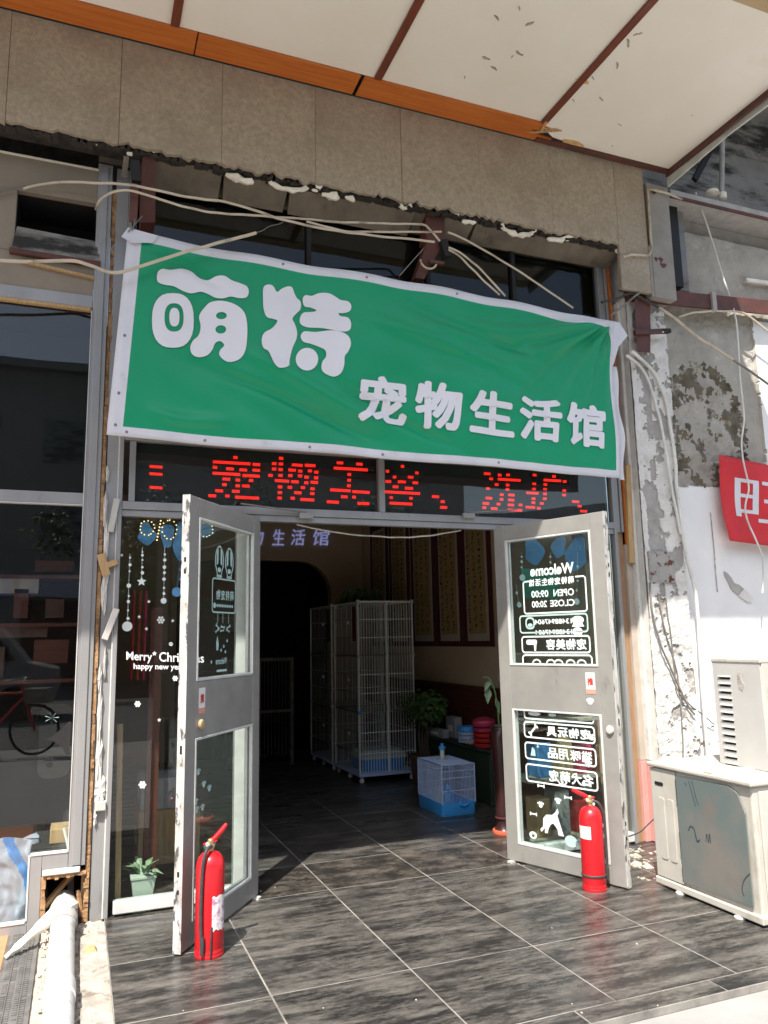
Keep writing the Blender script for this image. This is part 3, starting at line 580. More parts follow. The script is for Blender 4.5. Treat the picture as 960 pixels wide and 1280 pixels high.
def led_char(ch, x0, x1, y0, y1, cols=15, rows=9):
    vs, fs, asp = glyphs(ch); T = np.array([[vs[i] for i in f[:3]] for f in fs for f in ([f] if len(f) == 3 else [(f[0], f[k], f[k+1]) for k in range(1, len(f)-1)])])
    fn = on_glass((x0, y0), (x1, y0+(x1-x0)*.06), (x0-2, y1), (x1-2, y1+(x1-x0)*.05), .0475); mb = MB()
    for r in range(rows):
        b = 1-(r+.5)/rows; on = []
        for c in range(cols):
            p = np.array([(c+.5)/cols, b]); a_, b_, c_ = T[:, 0], T[:, 1], T[:, 2]
            cr = lambda u, v: (v[:, 0]-u[:, 0])*(p[1]-u[:, 1])-(v[:, 1]-u[:, 1])*(p[0]-u[:, 0])
            s1, s2, s3 = cr(a_, b_), cr(b_, c_), cr(c_, a_)
            on.append(bool((((s1 >= 0) & (s2 >= 0) & (s3 >= 0)) | ((s1 <= 0) & (s2 <= 0) & (s3 <= 0))).any()) and rnd.random() < .95)
        c = 0
        while c < cols:
            if on[c]:
                e = c
                while e < cols and on[e]: e += 1
                h = .25/rows
                j = rnd.uniform(-.1, .1)/rows
                mb.add([fn((c-.15)/cols, b-h+j), fn((e+.15)/cols, b-h+j), fn((e+.15)/cols, b+h+j), fn((c-.15)/cols, b+h+j)], [(0, 1, 2, 3)]); c = e
            else: c += 1
    mb.build('led_character', M['led'], led)
for ch, b in (('宠', (263, 325, 567, 623)), ('物', (337, 398, 569, 625)), ('美', (411, 463, 575, 630)), ('容', (480, 526, 579, 631)), ('、', (541, 560, 617, 637)), ('洗', (602, 654, 589, 638)), ('护', (656, 708, 590, 637)), ('、', (716, 735, 624, 641))):
    led_char(ch, *b, cols=15 if ch != '、' else 5, rows=8 if ch != '、' else 3)
mb = MB()
for y in (583, 592, 609):
    a, b = S(187, y, y=.0475), S(203, y+1, y=.0475); mb.add([a-Vector((0, 0, .008)), b-Vector((0, 0, .008)), b+Vector((0, 0, .008)), a+Vector((0, 0, .008))], [(0, 1, 2, 3)])
mb.build('led_character', M['led'], led)

# ------------------------------------------------------------------ doors
def door(label, hinge, end, side):
    L_ = .868; th = math.atan2(end[1]-hinge[1], end[0]-hinge[0]); D = M['alud']
    d = thing('glass_door', label, 'door', (hinge[0], hinge[1], 0), th, 'open glass doors')
    def b(n, u0, u1, z0, z1, v=.021, m=D, bv=.003): return MB().box(u0, u1, -v, v, z0, z1).build(n, m, d, bevel=bv, local=True)
    b('stile', 0, .093, .012, 2.192); b('stile', L_-.1, L_-.0035, .012, 2.192)
    e = MB().box(L_-.003, L_+.001, -.0215, .0215, .010, 2.194).build('edge_strip', M['aluw'], d, local=True)
    for zl, hl in ((.93, .02), (1.86, .012), (1.80, .012), (.36, .012), (.28, .01)): MB().box(L_+.0012, L_+.0022, -.006, .006, zl-hl, zl+hl).build('edge_slot', M['black'], d, local=True)
    b('top_rail', .0935, L_-.1005, 2.09, 2.191); b('mid_rail', .0935, L_-.1005, .972, 1.25, .019); b('bottom_rail', .0935, L_-.1005, .013, .118)
    for z0, z1 in ((.119, .971), (1.251, 2.089)):
        mb = MB()
        for s in (-1, 1):
            for (a, c, e_, f_) in ((.0936, .108, z0, z1), (L_-.115, L_-.1006, z0, z1), (.108, L_-.115, z0, z0+.014), (.108, L_-.115, z1-.012, z1)):
                mb.box(a, c, min(s*.006, s*.0235), max(s*.006, s*.0235), e_, f_)
        mb.build('glazing_bead', M['bead'], d, bevel=.002, local=True)
    lo = MB().box(.1075, L_-.1145, -.003, .003, .1325, .96).build('pane', M['glass'], d, local=True)
    hi = MB().box(.1075, L_-.1145, -.003, .003, 1.2645, 2.078).build('pane', M['glass'], d, local=True)
    # push card with red character
    u = .705; y = side*.0195; o = side*.0015
    mk = lambda m, z0, z1, nme, par=None: MB().box(u-.032, u+.032, min(y, y+o), max(y, y+o), z0, z1).build(nme, m, par or d, local=True)
    cd = mk(M['card'], 1.115, 1.215, 'push_card'); mk(M['pinkcard'], 1.088, 1.1145, 'card_strip', cd)
    sg = -side
    lettering(MB(), '推', lambda a, c: (u+sg*(-.02+.04*a), y+o+side*.0016, 1.14+.045*c), .03).build('lettering', M['redink'], cd, local=True)
    mb = MB(); mb.lathe([(.024, 0), (.026, .008), (.02, .016), (.006, .018)], (0, 0, 0), 18, M=Matrix.Rotation(R(90 if side < 0 else -90), 3, 'X')); mb.v = [(v[0]+L_-.15+.0, v[1]+side*.019, v[2]+1.035) for v in mb.v]
    if side > 0: mb.build('lock_plate', M['tan'], d, smooth=True, local=True)
    else:
        mb.v = [(v[0]+.105, v[1]+side*.003, v[2]-.15) for v in mb.v]; mb.build('lock_plate', M['flash'], d, smooth=True, local=True)
        MB().add([(u-.01+.03*math.cos(t)*(.8+.2*math.sin(3*t)), y+o*.5, 1.045+.02*math.sin(t)) for t in [.4*k for k in range(15)]], [tuple(range(15))]).build('torn_tape', M['card'], d, local=True)
    MB().box(.02, .06, -.05, .05, -.004, .010).build('floor_pivot', M['flash'], d, local=True)
    return d, lo, hi
YD = .0046
# left leaf
dl, lo, hi = door('left glass door leaf swung open, showing its worn white edge', (1.005, 0), (.482, -.706), 1)
def fl(u, z): return (u, YD, z)
mb = MB()
for cx in (.505, .385):    # two dog heads with drawn outlines
    o_ = [(cx+.052*math.cos(t)*(1 if math.sin(t) > -.3 else .8), 1.885+(.085 if math.sin(t) > 0 else .10)*math.sin(t)) for t in [2*math.pi*k/22 for k in range(22)]]
    i_ = [(cx+(p[0]-cx)*.82, 1.885+(p[1]-1.885)*.88) for p in o_]; ring(mb, o_, i_, fl)
    mb.flat([[(cx-.03, 1.955), (cx-.012, 1.962), (cx-.014, 1.87), (cx-.034, 1.86)]], fl); mb.flat([[(cx+.03, 1.955), (cx+.012, 1.962), (cx+.014, 1.87), (cx+.034, 1.86)]], fl)
    mb.flat([ellipse(cx, 1.835, .02, .014, 12)], fl); mb.flat([ellipse(cx, 1.80, .034, .009, 12)], fl)
mb.build('dog_decal', M['decalg'], hi, local=True)
mb = MB(); ring(mb, rrect(.30, .585, 1.60, 1.79, .02), rrect(.308, .577, 1.608, 1.782, .016), fl); mb.build('frame_decal', M['decalg'], hi, local=True)
for k, ch in enumerate('萌特宠物'): lettering(MB(), ch, lambda a, c: fl(.325+.054*k+.047*a, 1.672+.055*c), .02).build('lettering', M['decalg'], hi, local=True)
mb = MB()
for k in range(11): mb.flat([rrect(.335+.02*k, .35+.02*k, 1.632, 1.648, .005, 2)], fl)
mb.flat([ellipse(.555, 1.64, .016, .016, 10)], fl); mb.build('small_print_decal', M['decalg'], hi, local=True)
def bone(mb, x, z, s, fn, a=0):
    c, n_ = math.cos(a), math.sin(a); f2 = lambda p, q: fn(x+p*c-q*n_, z+p*n_+q*c)
    pl = [(s*(1+.35*math.cos(t)), s*(.34+.34*math.sin(t))) for t in [R(q) for q in (-60, 0, 60, 120, 170)]]
    full = [(s*.75, -.2*s), (s*1.0, -.55*s), (s*1.3, -.4*s), (s*1.2, 0), (s*1.3, .4*s), (s*1.0, .55*s), (s*.75, .2*s)]; full += [(-p, -q) for p, q in full]
    mb.flat([full], f2)
for k, x in enumerate((.515, .455, .385)):
    mb = MB(); mb.flat([[(x-.002, 1.6), (x+.002, 1.6), (x+.002, 1.545), (x-.002, 1.545)]], fl); bone(mb, x, 1.525, .019, fl, .6-.5*k); bone(mb, x+.008, 1.505, .015, fl, -.5+.4*k); mb.build('bone_decal', M['decalg'], hi, local=True)
mb = MB(); mb.flat([[(.525, 1.40), (.505, 1.40), (.50, 1.43), (.515, 1.48), (.53, 1.44)]], fl)
for x, z in ((.44, 1.42), (.47, 1.40), (.40, 1.45), (.42, 1.39), (.58, 1.34)): mb.flat([[(x+(.012 if i % 2 == 0 else .006)*math.cos(R(36*i)), z+(.012 if i % 2 == 0 else .006)*math.sin(R(36*i))) for i in range(10)]], fl)
mb.build('star_decal', M['decalg'], hi, local=True)
lettering(MB(), 'Welcome', lambda a, c: fl(.40+.13*a, 1.325+.035*c), .02).build('lettering', M['decalg'], hi, local=True)
mb = MB(); mb.flat([rrect(.40, .52, 1.285, 1.297, .004, 2)], fl); mb.build('frame_decal', M['decalg'], hi, local=True)
def paw(mb, x, z, s, fn):
    mb.flat([ellipse(x, z-.2*s, .5*s, .42*s, 12)], fn)
    for a in (-.62, -.22, .22, .62): mb.flat([ellipse(x+a*s*1.05, z+(.52-abs(a)*.45)*s, .2*s, .25*s, 8)], fn)
for x, z in ((.70, .80), (.64, .73), (.58, .70), (.72, .66), (.65, .62), (.71, .62), (.61, .42), (.52, .41), (.50, .32), (.56, .22)):
    mb = MB(); paw(mb, x, z, .026, fl); mb.build('paw_decal', M['decalg'], lo, local=True)
# right leaf: lettering reads mirrored, as seen from its inner side
dr, lo, hi = door('right glass door leaf swung open, with mirrored opening hours on it', (2.682, 0), (2.992, -.81), -1)
def frr(u, z): return (u, -YD, z)
def mtext(s, u0, u1, z0, z1, m='decal', bold=.012, par=None):
    lettering(MB(), s, lambda a, c: frr(u1-(u1-u0)*a, z0+(z1-z0)*c), bold).build('lettering', M[m], par or hi, local=True)
mtext('Welcome', .285, .625, 1.83, 1.90, bold=.03)
for k, ch in enumerate('萌特宠物生活馆'): mtext(ch, .575-.051*k, .62-.051*k, 1.765, 1.812, bold=.03)
mtext('OPEN', .46, .615, 1.69, 1.735, bold=.02); mtext('09:00', .285, .42, 1.69, 1.735, bold=.02)
mtext('CLOSE', .43, .615, 1.625, 1.668, bold=.02); mtext('20:00', .285, .405, 1.625, 1.668, bold=.02)
def rbox(u0, u1, z0, z1, par, wd=.010, m='decal'):
    mb = MB(); ring(mb, rrect(u0, u1, z0, z1, .024), rrect(u0+wd, u1-wd, z0+wd, z1-wd, .016), frr); mb.build('frame_decal', M[m], par, local=True)
mb = MB()   # opening-hours frame, open at its top
for pl in ([(.27, 1.80), (.235, 1.80), (.222, 1.79), (.222, 1.60), (.235, 1.588), (.69, 1.588), (.703, 1.60), (.703, 1.795), (.69, 1.806), (.635, 1.806)],):
    for (a, b), (c, d_) in zip(pl, pl[1:]):
        v = Vector((c-a, d_-b)); n_ = Vector((-v.y, v.x)).normalized()*.005; v = v.normalized()*.004
        mb.add([frr(a-v.x-n_.x, b-v.y-n_.y), frr(c+v.x-n_.x, d_+v.y-n_.y), frr(c+v.x+n_.x, d_+v.y+n_.y), frr(a-v.x+n_.x, b-v.y+n_.y)], [(0, 1, 2, 3)])
mb.build('frame_decal', M['decal'], hi, local=True)
rbox(.175, .705, 1.458, 1.578, hi, m='decalg'); rbox(.185, .712, 1.330, 1.442, hi)
mtext('13488947604', .30, .585, 1.515, 1.548, bold=.02); mtext('13488947604', .30, .585, 1.448, 1.480, bold=.02)
mb = MB(); mb.flat([ellipse(.63, 1.535, .045, .026, 16)], frr); mb.flat([[(.585, 1.50), (.675, 1.50), (.66, 1.525), (.60, 1.525)]], lambda a, b: frr(a, b-.006)); mb.build('telephone_decal', M['decal'], hi, local=True)
mb = MB(); mb.flat([ellipse(.625, 1.463, .036, .028, 16)], frr); mb.build('telephone_decal', M['decal'], hi, local=True)
mb = MB(); ring(mb, rrect(.225, .30, 1.485, 1.565, .03), rrect(.236, .289, 1.497, 1.553, .02), frr); mb.flat([ellipse(.262, 1.512, .02, .012)], frr); mb.build('dog_decal', M['decalg'], hi, local=True)
for k, ch in enumerate('宠物美容'): mtext(ch, .612-.077*k, .683-.077*k, 1.352, 1.42, bold=.03)
mb = MB(); mb.flat([rrect(.225, .31, 1.385, 1.418, .012)], frr); mb.flat([[(.285, 1.39), (.305, 1.39), (.30, 1.345), (.286, 1.345)]], frr); mb.build('hairdryer_decal', M['decal'], hi, local=True)
mb = MB()
for pl in ([(.19, 1.266), (.19, 1.305), (.205, 1.318), (.70, 1.318), (.715, 1.305), (.715, 1.266)],):
    for (a, b), (c, d_) in zip(pl, pl[1:]):
        v = Vector((c-a, d_-b)); n_ = Vector((-v.y, v.x)).normalized()*.005; mb.add([frr(a-n_.x, b-n_.y), frr(c-n_.x, d_-n_.y), frr(c+n_.x, d_+n_.y), frr(a+n_.x, b+n_.y)], [(0, 1, 2, 3)])
mb.build('frame_decal', M['decal'], hi, local=True)
mb = MB()
for x in (.30, .41, .47, .56, .64):
    pl = [(x+.035*math.cos(R(a)), 1.268+.026*math.sin(R(a))) for a in range(0, 181, 20)]; qi = [(x+.022*math.cos(R(a)), 1.266+.014*math.sin(R(a))) for a in range(0, 181, 20)]
    mb.add([frr(*p) for p in pl]+[frr(*p) for p in qi], [(i, i+1, 11+i-1, 10+i) for i in range(9)])
mb.build('lettering', M['decal'], hi, local=True)
for z0, z1, s in ((.79, .895, '宠物玩具'), (.655, .765, '猫咪用品'), (.515, .63, '名犬萌宠')):
    rbox(.17, .705, z0, z1, lo)
    for k, ch in enumerate(s): mtext(ch, .60-.083*k, .675-.083*k, z0+.022, z1-.022, bold=.03, par=lo)
mb = MB()
for pl in ([(.18, .96), (.18, .925), (.19, .912), (.69, .912), (.70, .925), (.70, .96)],):
    for (a, b), (c, d_) in zip(pl, pl[1:]):
        v = Vector((c-a, d_-b)); n_ = Vector((-v.y, v.x)).normalized()*.005; mb.add([frr(a-n_.x, b-n_.y), frr(c-n_.x, d_-n_.y), frr(c+n_.x, d_+n_.y), frr(a+n_.x, b+n_.y)], [(0, 1, 2, 3)])
mb.flat([ellipse(.26, .945, .05, .013)], frr); mb.flat([ellipse(.40, .945, .03, .010)], frr); mb.build('frame_decal', M['decal'], lo, local=True)
mb = MB(); bone(mb, .245, .842, .034, frr, .8); mb.build('bone_decal', M['decal'], lo, local=True)
mb = MB(); mb.flat([[(.215, .68), (.255, .68), (.25, .72), (.23, .735), (.22, .70)]], frr); mb.flat([[(.265, .735), (.285, .735), (.275, .755)]], frr); mb.build('cat_decal', M['decalg'], lo, local=True)
for x, z, k in ((.285, .50, 0), (.45, .53, 0), (.62, .55, 0), (.275, .385, 1), (.41, .425, 1), (.485, .455, 0), (.215, .32, 0), (.66, .45, 1), (.68, .83, 1), (.645, .67, 1), (.70, .33, 0)):
    mb = MB(); (paw if k else bone)(mb, x, z, .03 if k else .022, frr); mb.build('paw_decal' if k else 'bone_decal', M['decal'], lo, local=True)
dog = [(.262, .215), (.285, .235), (.29, .285), (.315, .31), (.36, .315), (.385, .335), (.402, .36), (.41, .335), (.398, .315), (.415, .27), (.43, .225), (.44, .20), (.40, .20), (.395, .235), (.365, .265), (.345, .255), (.325, .225), (.32, .20), (.297, .198), (.30, .23), (.272, .20)]
mb = MB(); mb.flat([dog], lambda a, b: frr(a, b+.02)); mb.build('dog_decal', M['decal'], lo, local=True)
mb = MB(); o_ = ellipse(.205, .19, .03, .022, 16); ring(mb, o_, ellipse(.205, .186, .012, .010, 16), frr); mb.build('bowl_decal', M['decal'], lo, local=True)
mb = MB(); mb.flat([ellipse(.49, .20, .045, .034)], frr); mb.build('ball_decal', M['decalg'], lo, local=True)

# ------------------------------------------------------------------ the green banner
BY = -.31
BC = [S(*p, y=BY) for p in ((160, 288), (768, 400), (133, 543), (777, 597))]
def bq(u, v): return (BC[2]*(1-u)+BC[3]*u)*(1-v)+(BC[0]*(1-u)+BC[1]*u)*v
CR = BC[1]
def wr(x, z):
    dx, dz = CR.x-x, CR.z-z; r = math.hypot(dx, dz)+1e-6; a = math.atan2(dz, dx)
    fan = .042*math.exp(-(r/1.0)**2)*math.sin(a*9+.6)*min(1, r/.3) + .018*math.exp(-(r/1.9)**2)*math.sin(a*13+2)*min(1, r/.6)
    fan2 = .024*math.exp(-((x-2.35)/.55)**2-((z-3.25)/.35)**2)*math.sin((z-3.2+.28*(x-2.3))*17)
    rg = 0
    for k, (an, am) in enumerate(((.10, .020), (.22, -.022), (.36, .026), (.52, -.022), (.70, .028), (.92, -.024), (1.16, .026), (1.36, -.02))):
        an2 = an+.05*math.sin(r*2.2+k); rg += am*math.exp(-((a-an2)*max(r, .12)/(.018+.045*r))**2)*math.exp(-r/1.15)*min(1, r/.12)
    for k, (xa, za, xb, zb, am, wd) in enumerate(((.55, 3.05, 1.75, 2.66, .022, .035), (.75, 3.18, 1.9, 2.72, -.020, .05), (1.35, 3.05, 2.3, 2.62, .018, .03), (.3, 2.75, .8, 2.68, -.016, .04), (1.9, 3.62, 3.0, 3.30, .018, .04), (1.6, 3.5, 2.9, 3.15, -.016, .045), (.3, 3.68, .75, 3.55, .012, .03))):
        L2 = (xb-xa)**2+(zb-za)**2; t = ((x-xa)*(xb-xa)+(z-za)*(zb-za))/L2; q = ((x-xa)*(zb-za)-(z-za)*(xb-xa))/math.sqrt(L2)+.02*math.sin(t*5+k)
        rg += am*math.exp(-(q/wd)**2)*math.exp(-((t-.5)/.42)**4)
    d = (x-.9)*.62+(z-2.95)
    diag = .036*math.exp(-(d/.10)**2)*math.exp(-((x-1.15)/.5)**2) + .024*math.exp(-((d+.26)/.08)**2)*math.exp(-((x-1.0)/.6)**2)
    return 1.45*rg+.4*fan+.5*fan2-.5*diag+.012*noise.noise(Vector((x*1.1, z*1.6, 4)))+.004*noise.noise(Vector((x*5, z*4, 1)))+.02*math.sin(x*2.2)
ban = thing('green_banner', 'large green cloth banner with white border and white lettering over the doors', 'banner', (1.9, BY, 2.6))
us = [0, .012, .0235]+[.0235+(.991-.0235)*k/240 for k in range(1, 240)]+[.991, .995, 1]; vs_ = [0, .023, .046]+[.046+(.953-.046)*k/90 for k in range(1, 90)]+[.953, .977, 1]
def bord(u, v):
    p = bq(u, v); sag = 0
    if v < .06: sag = -.014*math.sin(u*9)**2*math.sin(math.pi*u)
    if v > .94: sag = .006*math.sin(u*math.pi*11)
    return Vector((p.x+(.012*math.sin(v*7) if u > .95 else 0), BY+wr(p.x, p.z), p.z+sag))
mb = MB(); nu, nv = len(us), len(vs_)
mb.v = [tuple(bord(u, v)) for v in vs_ for u in us]
for j in range(nv-1):
    for i in range(nu-1):
        u, v = (us[i]+us[i+1])/2, (vs_[j]+vs_[j+1])/2
        mb.f.append((j*nu+i, j*nu+i+1, (j+1)*nu+i+1, (j+1)*nu+i)); mb.m.append(0 if .0235 < u < .991 and .046 < v < .953 else 1)
cl = mb.build('cloth', [M['green'], M['bwhite']], ban, smooth=False); cl.data.shade_smooth()
sd_ = cl.modifiers.new('thickness', 'SOLIDIFY'); sd_.thickness = .0012
def conform(mb, name, m, off=.008):
    base = [v[1]-BY for v in mb.v]; lay = max(base)-min(base) > 1e-5
    me = bpy.data.meshes.new('t'); me.from_pydata(mb.v, [], mb.f); bm = bmesh.new(); bm.from_mesh(me); bpy.data.meshes.remove(me)
    bmesh.ops.triangulate(bm, faces=bm.faces)
    for it in range(6):
        es = [e for e in bm.edges if e.calc_length() > .036]
        if not es: break
        bmesh.ops.subdivide_edges(bm, edges=es, cuts=1); bmesh.ops.triangulate(bm, faces=bm.faces)
    o = MB(); bm.verts.index_update(); o.v = [(v.co.x, BY+wr(v.co.x, v.co.z)-off+(v.co.y-BY), v.co.z) for v in bm.verts]; o.f = [tuple(v.index for v in f.verts) for f in bm.faces]; o.m = [0]*len(o.f); bm.free()
    ob = o.build(name, m, ban); ob.data.shade_smooth(); return ob
def z7(p): return S(120+p[0]/2.667, 270+p[1]/2.667, y=BY)
def blob(outs):
    pol = []
    for o_, sm in outs:
        q = [z7(p) for p in o_]; q = catmull(q, 4, True) if sm else q; pol.append([(p.x, p.z) for p in q])
    mb = MB(); mb.flat(pol, lambda a, b: (a, BY, b)); return mb
def sup(cx, cy, rx_, ry_, n=28, e=.8): return [(cx+rx_*math.copysign(abs(math.cos(2*math.pi*i/n))**e, math.cos(2*math.pi*i/n)), cy+ry_*math.copysign(abs(math.sin(2*math.pi*i/n))**e, math.sin(2*math.pi*i/n))) for i in range(n)]
c1 = [(203, 205), (207, 185), (222, 175), (250, 178), (290, 172), (320, 180), (345, 202), (375, 208), (405, 197), (430, 197), (455, 212), (485, 222), (505, 232), (511, 250), (503, 268), (480, 271), (450, 266), (425, 272), (400, 270), (375, 258), (350, 250), (318, 256), (290, 248), (260, 233), (230, 228), (208, 220)]
c3 = [(365, 300), (385, 284), (420, 280), (460, 290), (490, 312), (503, 345), (505, 400), (497, 450), (480, 475), (450, 486), (428, 480), (412, 462), (415, 445), (428, 430), (420, 418), (408, 416), (397, 424), (388, 445), (372, 462), (345, 468), (322, 458), (315, 435), (325, 412), (343, 395), (350, 365), (345, 330)]
t1 = [(560, 235), (575, 225), (592, 230), (605, 250), (620, 240), (640, 232), (655, 235), (663, 255), (670, 270), (683, 285), (682, 310), (668, 325), (655, 342), (663, 360), (670, 385), (668, 410), (655, 440), (645, 480), (642, 500), (625, 509), (605, 508), (590, 490), (583, 470), (575, 450), (558, 438), (553, 410), (562, 388), (585, 375), (598, 362), (605, 348), (590, 342), (570, 335), (560, 310), (558, 270)]
t2 = [(690, 275), (700, 262), (720, 265), (745, 256), (775, 257), (797, 268), (815, 280), (840, 285), (850, 300), (845, 318), (825, 325), (808, 325), (815, 335), (838, 340), (848, 358), (845, 380), (828, 388), (790, 382), (750, 375), (705, 372), (682, 360), (680, 340), (692, 322), (720, 320), (735, 315), (715, 305), (695, 300)]
t3 = [(682, 400), (695, 385), (730, 388), (780, 383), (815, 388), (840, 405), (847, 430), (838, 455), (827, 470), (825, 500), (815, 525), (795, 536), (770, 530), (752, 515), (752, 490), (765, 470), (762, 450), (745, 440), (715, 428), (690, 420)]
ring_part = blob([(sup(257, 346, 70, 91), 0), (sup(261, 336, 32, 47), 0)])
for mb_ in (blob([(c1, 1)]), ring_part, blob([(sup(262, 335, 17, 31), 0)]), blob([(c3, 1), (ellipse(419, 330, 18, 12, 16), 0), (ellipse(417, 376, 18, 14, 16), 0)]), blob([(t1, 1)]), blob([(t2, 1)]), blob([(t3, 1)]), blob([(ellipse(702, 479, 37, 38), 0)])):
    conform(mb_, 'lettering', M['letter'])
def z8(p): return S(430+p[0]/2.595, 360+p[1]/2.595, y=BY)
for ch, q in (('宠', ((45, 279), (203, 298), (40, 433), (198, 452))), ('物', ((228, 300), (378, 320), (222, 455), (374, 472))), ('生', ((402, 330), (550, 350), (400, 470), (550, 488))), ('活', ((568, 346), (708, 366), (568, 490), (702, 504))), ('馆', ((722, 365), (850, 384), (722, 506), (850, 523)))):
    P = [z8(p) for p in q]; mb = MB(); lettering(mb, ch, lambda a, b: (P[2]*(1-a)+P[3]*a)*(1-b)+(P[0]*(1-a)+P[1]*a)*b, .036); conform(mb, 'lettering', M['letter'])
for u, v in [(.03, .022), (.155, .021), (.335, .024), (.47, .022), (.71, .025), (.27, .978), (.43, .977), (.62, .978), (.012, .2), (.012, .48), (.012, .05)]:
    p = bord(u, v); m3 = Matrix.Rotation(R(90), 3, 'X'); MB().lathe([(.008, 0), (.008, .003), (.004, .004), (.004, .0)], (p.x, p.y-.001, p.z), 12, M=m3).build('eyelet', M['cordg'], ban)
# folded corners
tl, tr = bord(0, 1), bord(1, 1)
MB().add([tl+Vector((.0, -.004, .02)), tl+Vector((.17, -.004, .0)), tl+Vector((.14, -.014, -.055)), tl+Vector((.02, -.02, -.08)), tl+Vector((-.035, -.006, -.045))], [(0, 1, 2, 3, 4)]).build('folded_corner', M['bwhite'], ban)
mb = MB(); cx = [bord(1, v) for v in (1, .93, .86, .78, .7)]
mb.v = [tuple(p) for p in cx]+[tuple(cx[0]+Vector((.08, .03, .01))), tuple(cx[1]+Vector((.15, .03, .0))), tuple(cx[2]+Vector((.06, .02, -.02))), tuple(cx[3]+Vector((.035, .02, -.03))), tuple(cx[4]+Vector((.01, .01, 0)))]
mb.f = [(i, i+1, 6+i, 5+i) for i in range(4)]; mb.m = [0]*4
ob = mb.build('folded_corner', M['bwhite'], ban); ob.data.shade_smooth()
mb = MB(); ks = 14; rr = random.Random(3)
for k in range(ks+1):
    p = bord(1, .72-.72*k/ks); a = .05+.012*math.sin(k*.9); mb.v += [tuple(p), tuple(p+Vector((a*.5, .035, 0))), tuple(p+Vector((a, .012, -.01)))]
for k in range(ks): mb.f += [(3*k, 3*k+3, 3*k+4, 3*k+1), (3*k+1, 3*k+4, 3*k+5, 3*k+2)]; mb.m += [0, 0]
ob = mb.build('folded_edge', M['bwhite'], ban); ob.data.shade_smooth()
for (a, b) in (((166, 288), (170, 268)), ((160, 290), (178, 270)), ((499, 345), (530, 310)), ((143, 306), (136, 316))):
    MB().tube([S(*a, y=BY-.004), (S(*a, y=BY-.02)+S(*b, y=BY+.02))/2, S(*b, y=BY+.03)], .0035, 6).build('tie_wire', M['cordg'], ban)

# ------------------------------------------------------------------ left: pier and neighbouring shop window
pier = thing('party_pier', 'narrow grey metal pier with peeling white paint left of the side window', 'pier', (.14, 0, 0))
MB().box(.108, .183, -.012, .10, -.02, 4.36).build('metal_casing', M['alu'], pier, bevel=.003)
MB().box(.1085, .1145, -.0155, -.0121, .0, 2.7).build('dark_gap', M['black'], pier)
MB().box(.176, .1835, -.022, -.0125, .0, 2.66).build('edge_bead', M['bead'], pier, bevel=.001)
def peel(x, z, w_, h_, m='plaster', lift=.02):
    n = 16; pl = [(x+w_*math.cos(t)*(1+.5*fr(t, x, 1.3, z)), z+h_*math.sin(t)*(1+.4*fr(t, z, 1.3, x))) for t in [2*math.pi*k/n for k in range(n)]]
    mb = MB(); mb.v = [(a, -.0135-lift*(.5+.5*math.sin(k*1.9)), b) for k, (a, b) in enumerate(pl)]+[(a, -.0125, b) for a, b in pl]+[(x, -.02-lift*.6, z)]
    mb.f = [(k, (k+1) % n, 2*n) for k in range(n)]+[(k, (k+1) % n, n+(k+1) % n, n+k) for k in range(n)]; mb.m = [0]*len(mb.f); mb.build('peeling_paint', M[m], pier)
for a in ((.128, 2.02, .014, .12), (.134, 1.83, .016, .055), (.127, 1.72, .015, .12), (.145, 1.34, .006, .1), (.128, 1.06, .012, .16), (.133, .83, .017, .14), (.146, .68, .026, .085), (.145, .64, .03, .05), (.116, 2.2, .01, .12), (.122, 1.25, .01, .09), (.12, 2.42, .01, .05), (.126, .52, .01, .04)): peel(*a)
MB().box(.122, .178, -.05, -.0125, .555, .605).build('bracket', M['flash'], pier, bevel=.006)
MB().bar((.148, -.03, 2.08), (.176, -.05, 2.27), .034, .016, up=(0, 1, 0)).build('torn_tape', M['flash'], pier)
MB().bar((.138, -.03, 1.47), (.195, -.06, 1.64), .036, .02, up=(0, 1, 0)).build('torn_tape', M['plaster'], pier, bevel=.004)
MB().bar((.105, -.03, 1.87), (.19, -.045, 1.91), .03, .014, up=(0, 1, 0)).build('torn_tape', M['tanwood'], pier)
MB().bar((.10, -.035, 1.95), (.135, -.035, 1.83), .045, .014, up=(0, 1, 0)).build('torn_tape', M['tanwood'], pier)
ws = thing('broken_edge_strip', 'ragged orange brown broken edge strip between the two shop windows', 'strip', (.098, 0, 0))
mb = MB(); z = .24
while z < 4.2:
    h = rnd.uniform(.012, .09); x0 = .0865+.003*rnd.random(); x1 = .107+.006*rnd.uniform(-1, 1); y = -.014-.006*rnd.random(); mb.hexa([(x0, y, z), (x1, y+.004, z), (x1, .05, z), (x0, .05, z), (x0+.002*rnd.uniform(-1, 1), y, z+h), (x1+.006*rnd.uniform(-1, 1), y+.003, z+h), (x1, .05, z+h), (x0, .05, z+h)]); z += h+(.004 if rnd.random() < .3 else .0002)
mb.build('broken_edge', M['edgebrick'], ws)
MB().box(.087, .112, -.004, .06, -.02, 4.3).build('backing', M['tanwood'], ws)
nb = thing('neighbour_shopfront', 'neighbouring shop window at the left with stepped grey frame around a corner hole', 'shop window', (-.5, 0, 0))
def nbx(n, x0, x1, z0, z1, y0=-.03, y1=.05, m='alu', bv=.003): return MB().box(x0, x1, y0, y1, z0, z1).build(n, M[m], nb, bevel=bv)
nbx('frame_post', .0, .084, .285, 4.36); nbx('frame_post_face', .016, .06, .29, 4.34, -.040, -.031); nbx('bead', -.006, -.0005, .36, 3.4, -.034, .0, 'bead', .001)
nbx('frame_rail', -3, -.001, 3.418, 3.495); nbx('bead', -3, -.007, 3.398, 3.4175, -.032, .0, 'tanwood', .002)
nbx('frame_rail', -3, -.001, 2.232, 2.298); nbx('bead', -3, -.007, 2.226, 2.2315, -.034, .0, 'bead', .001)
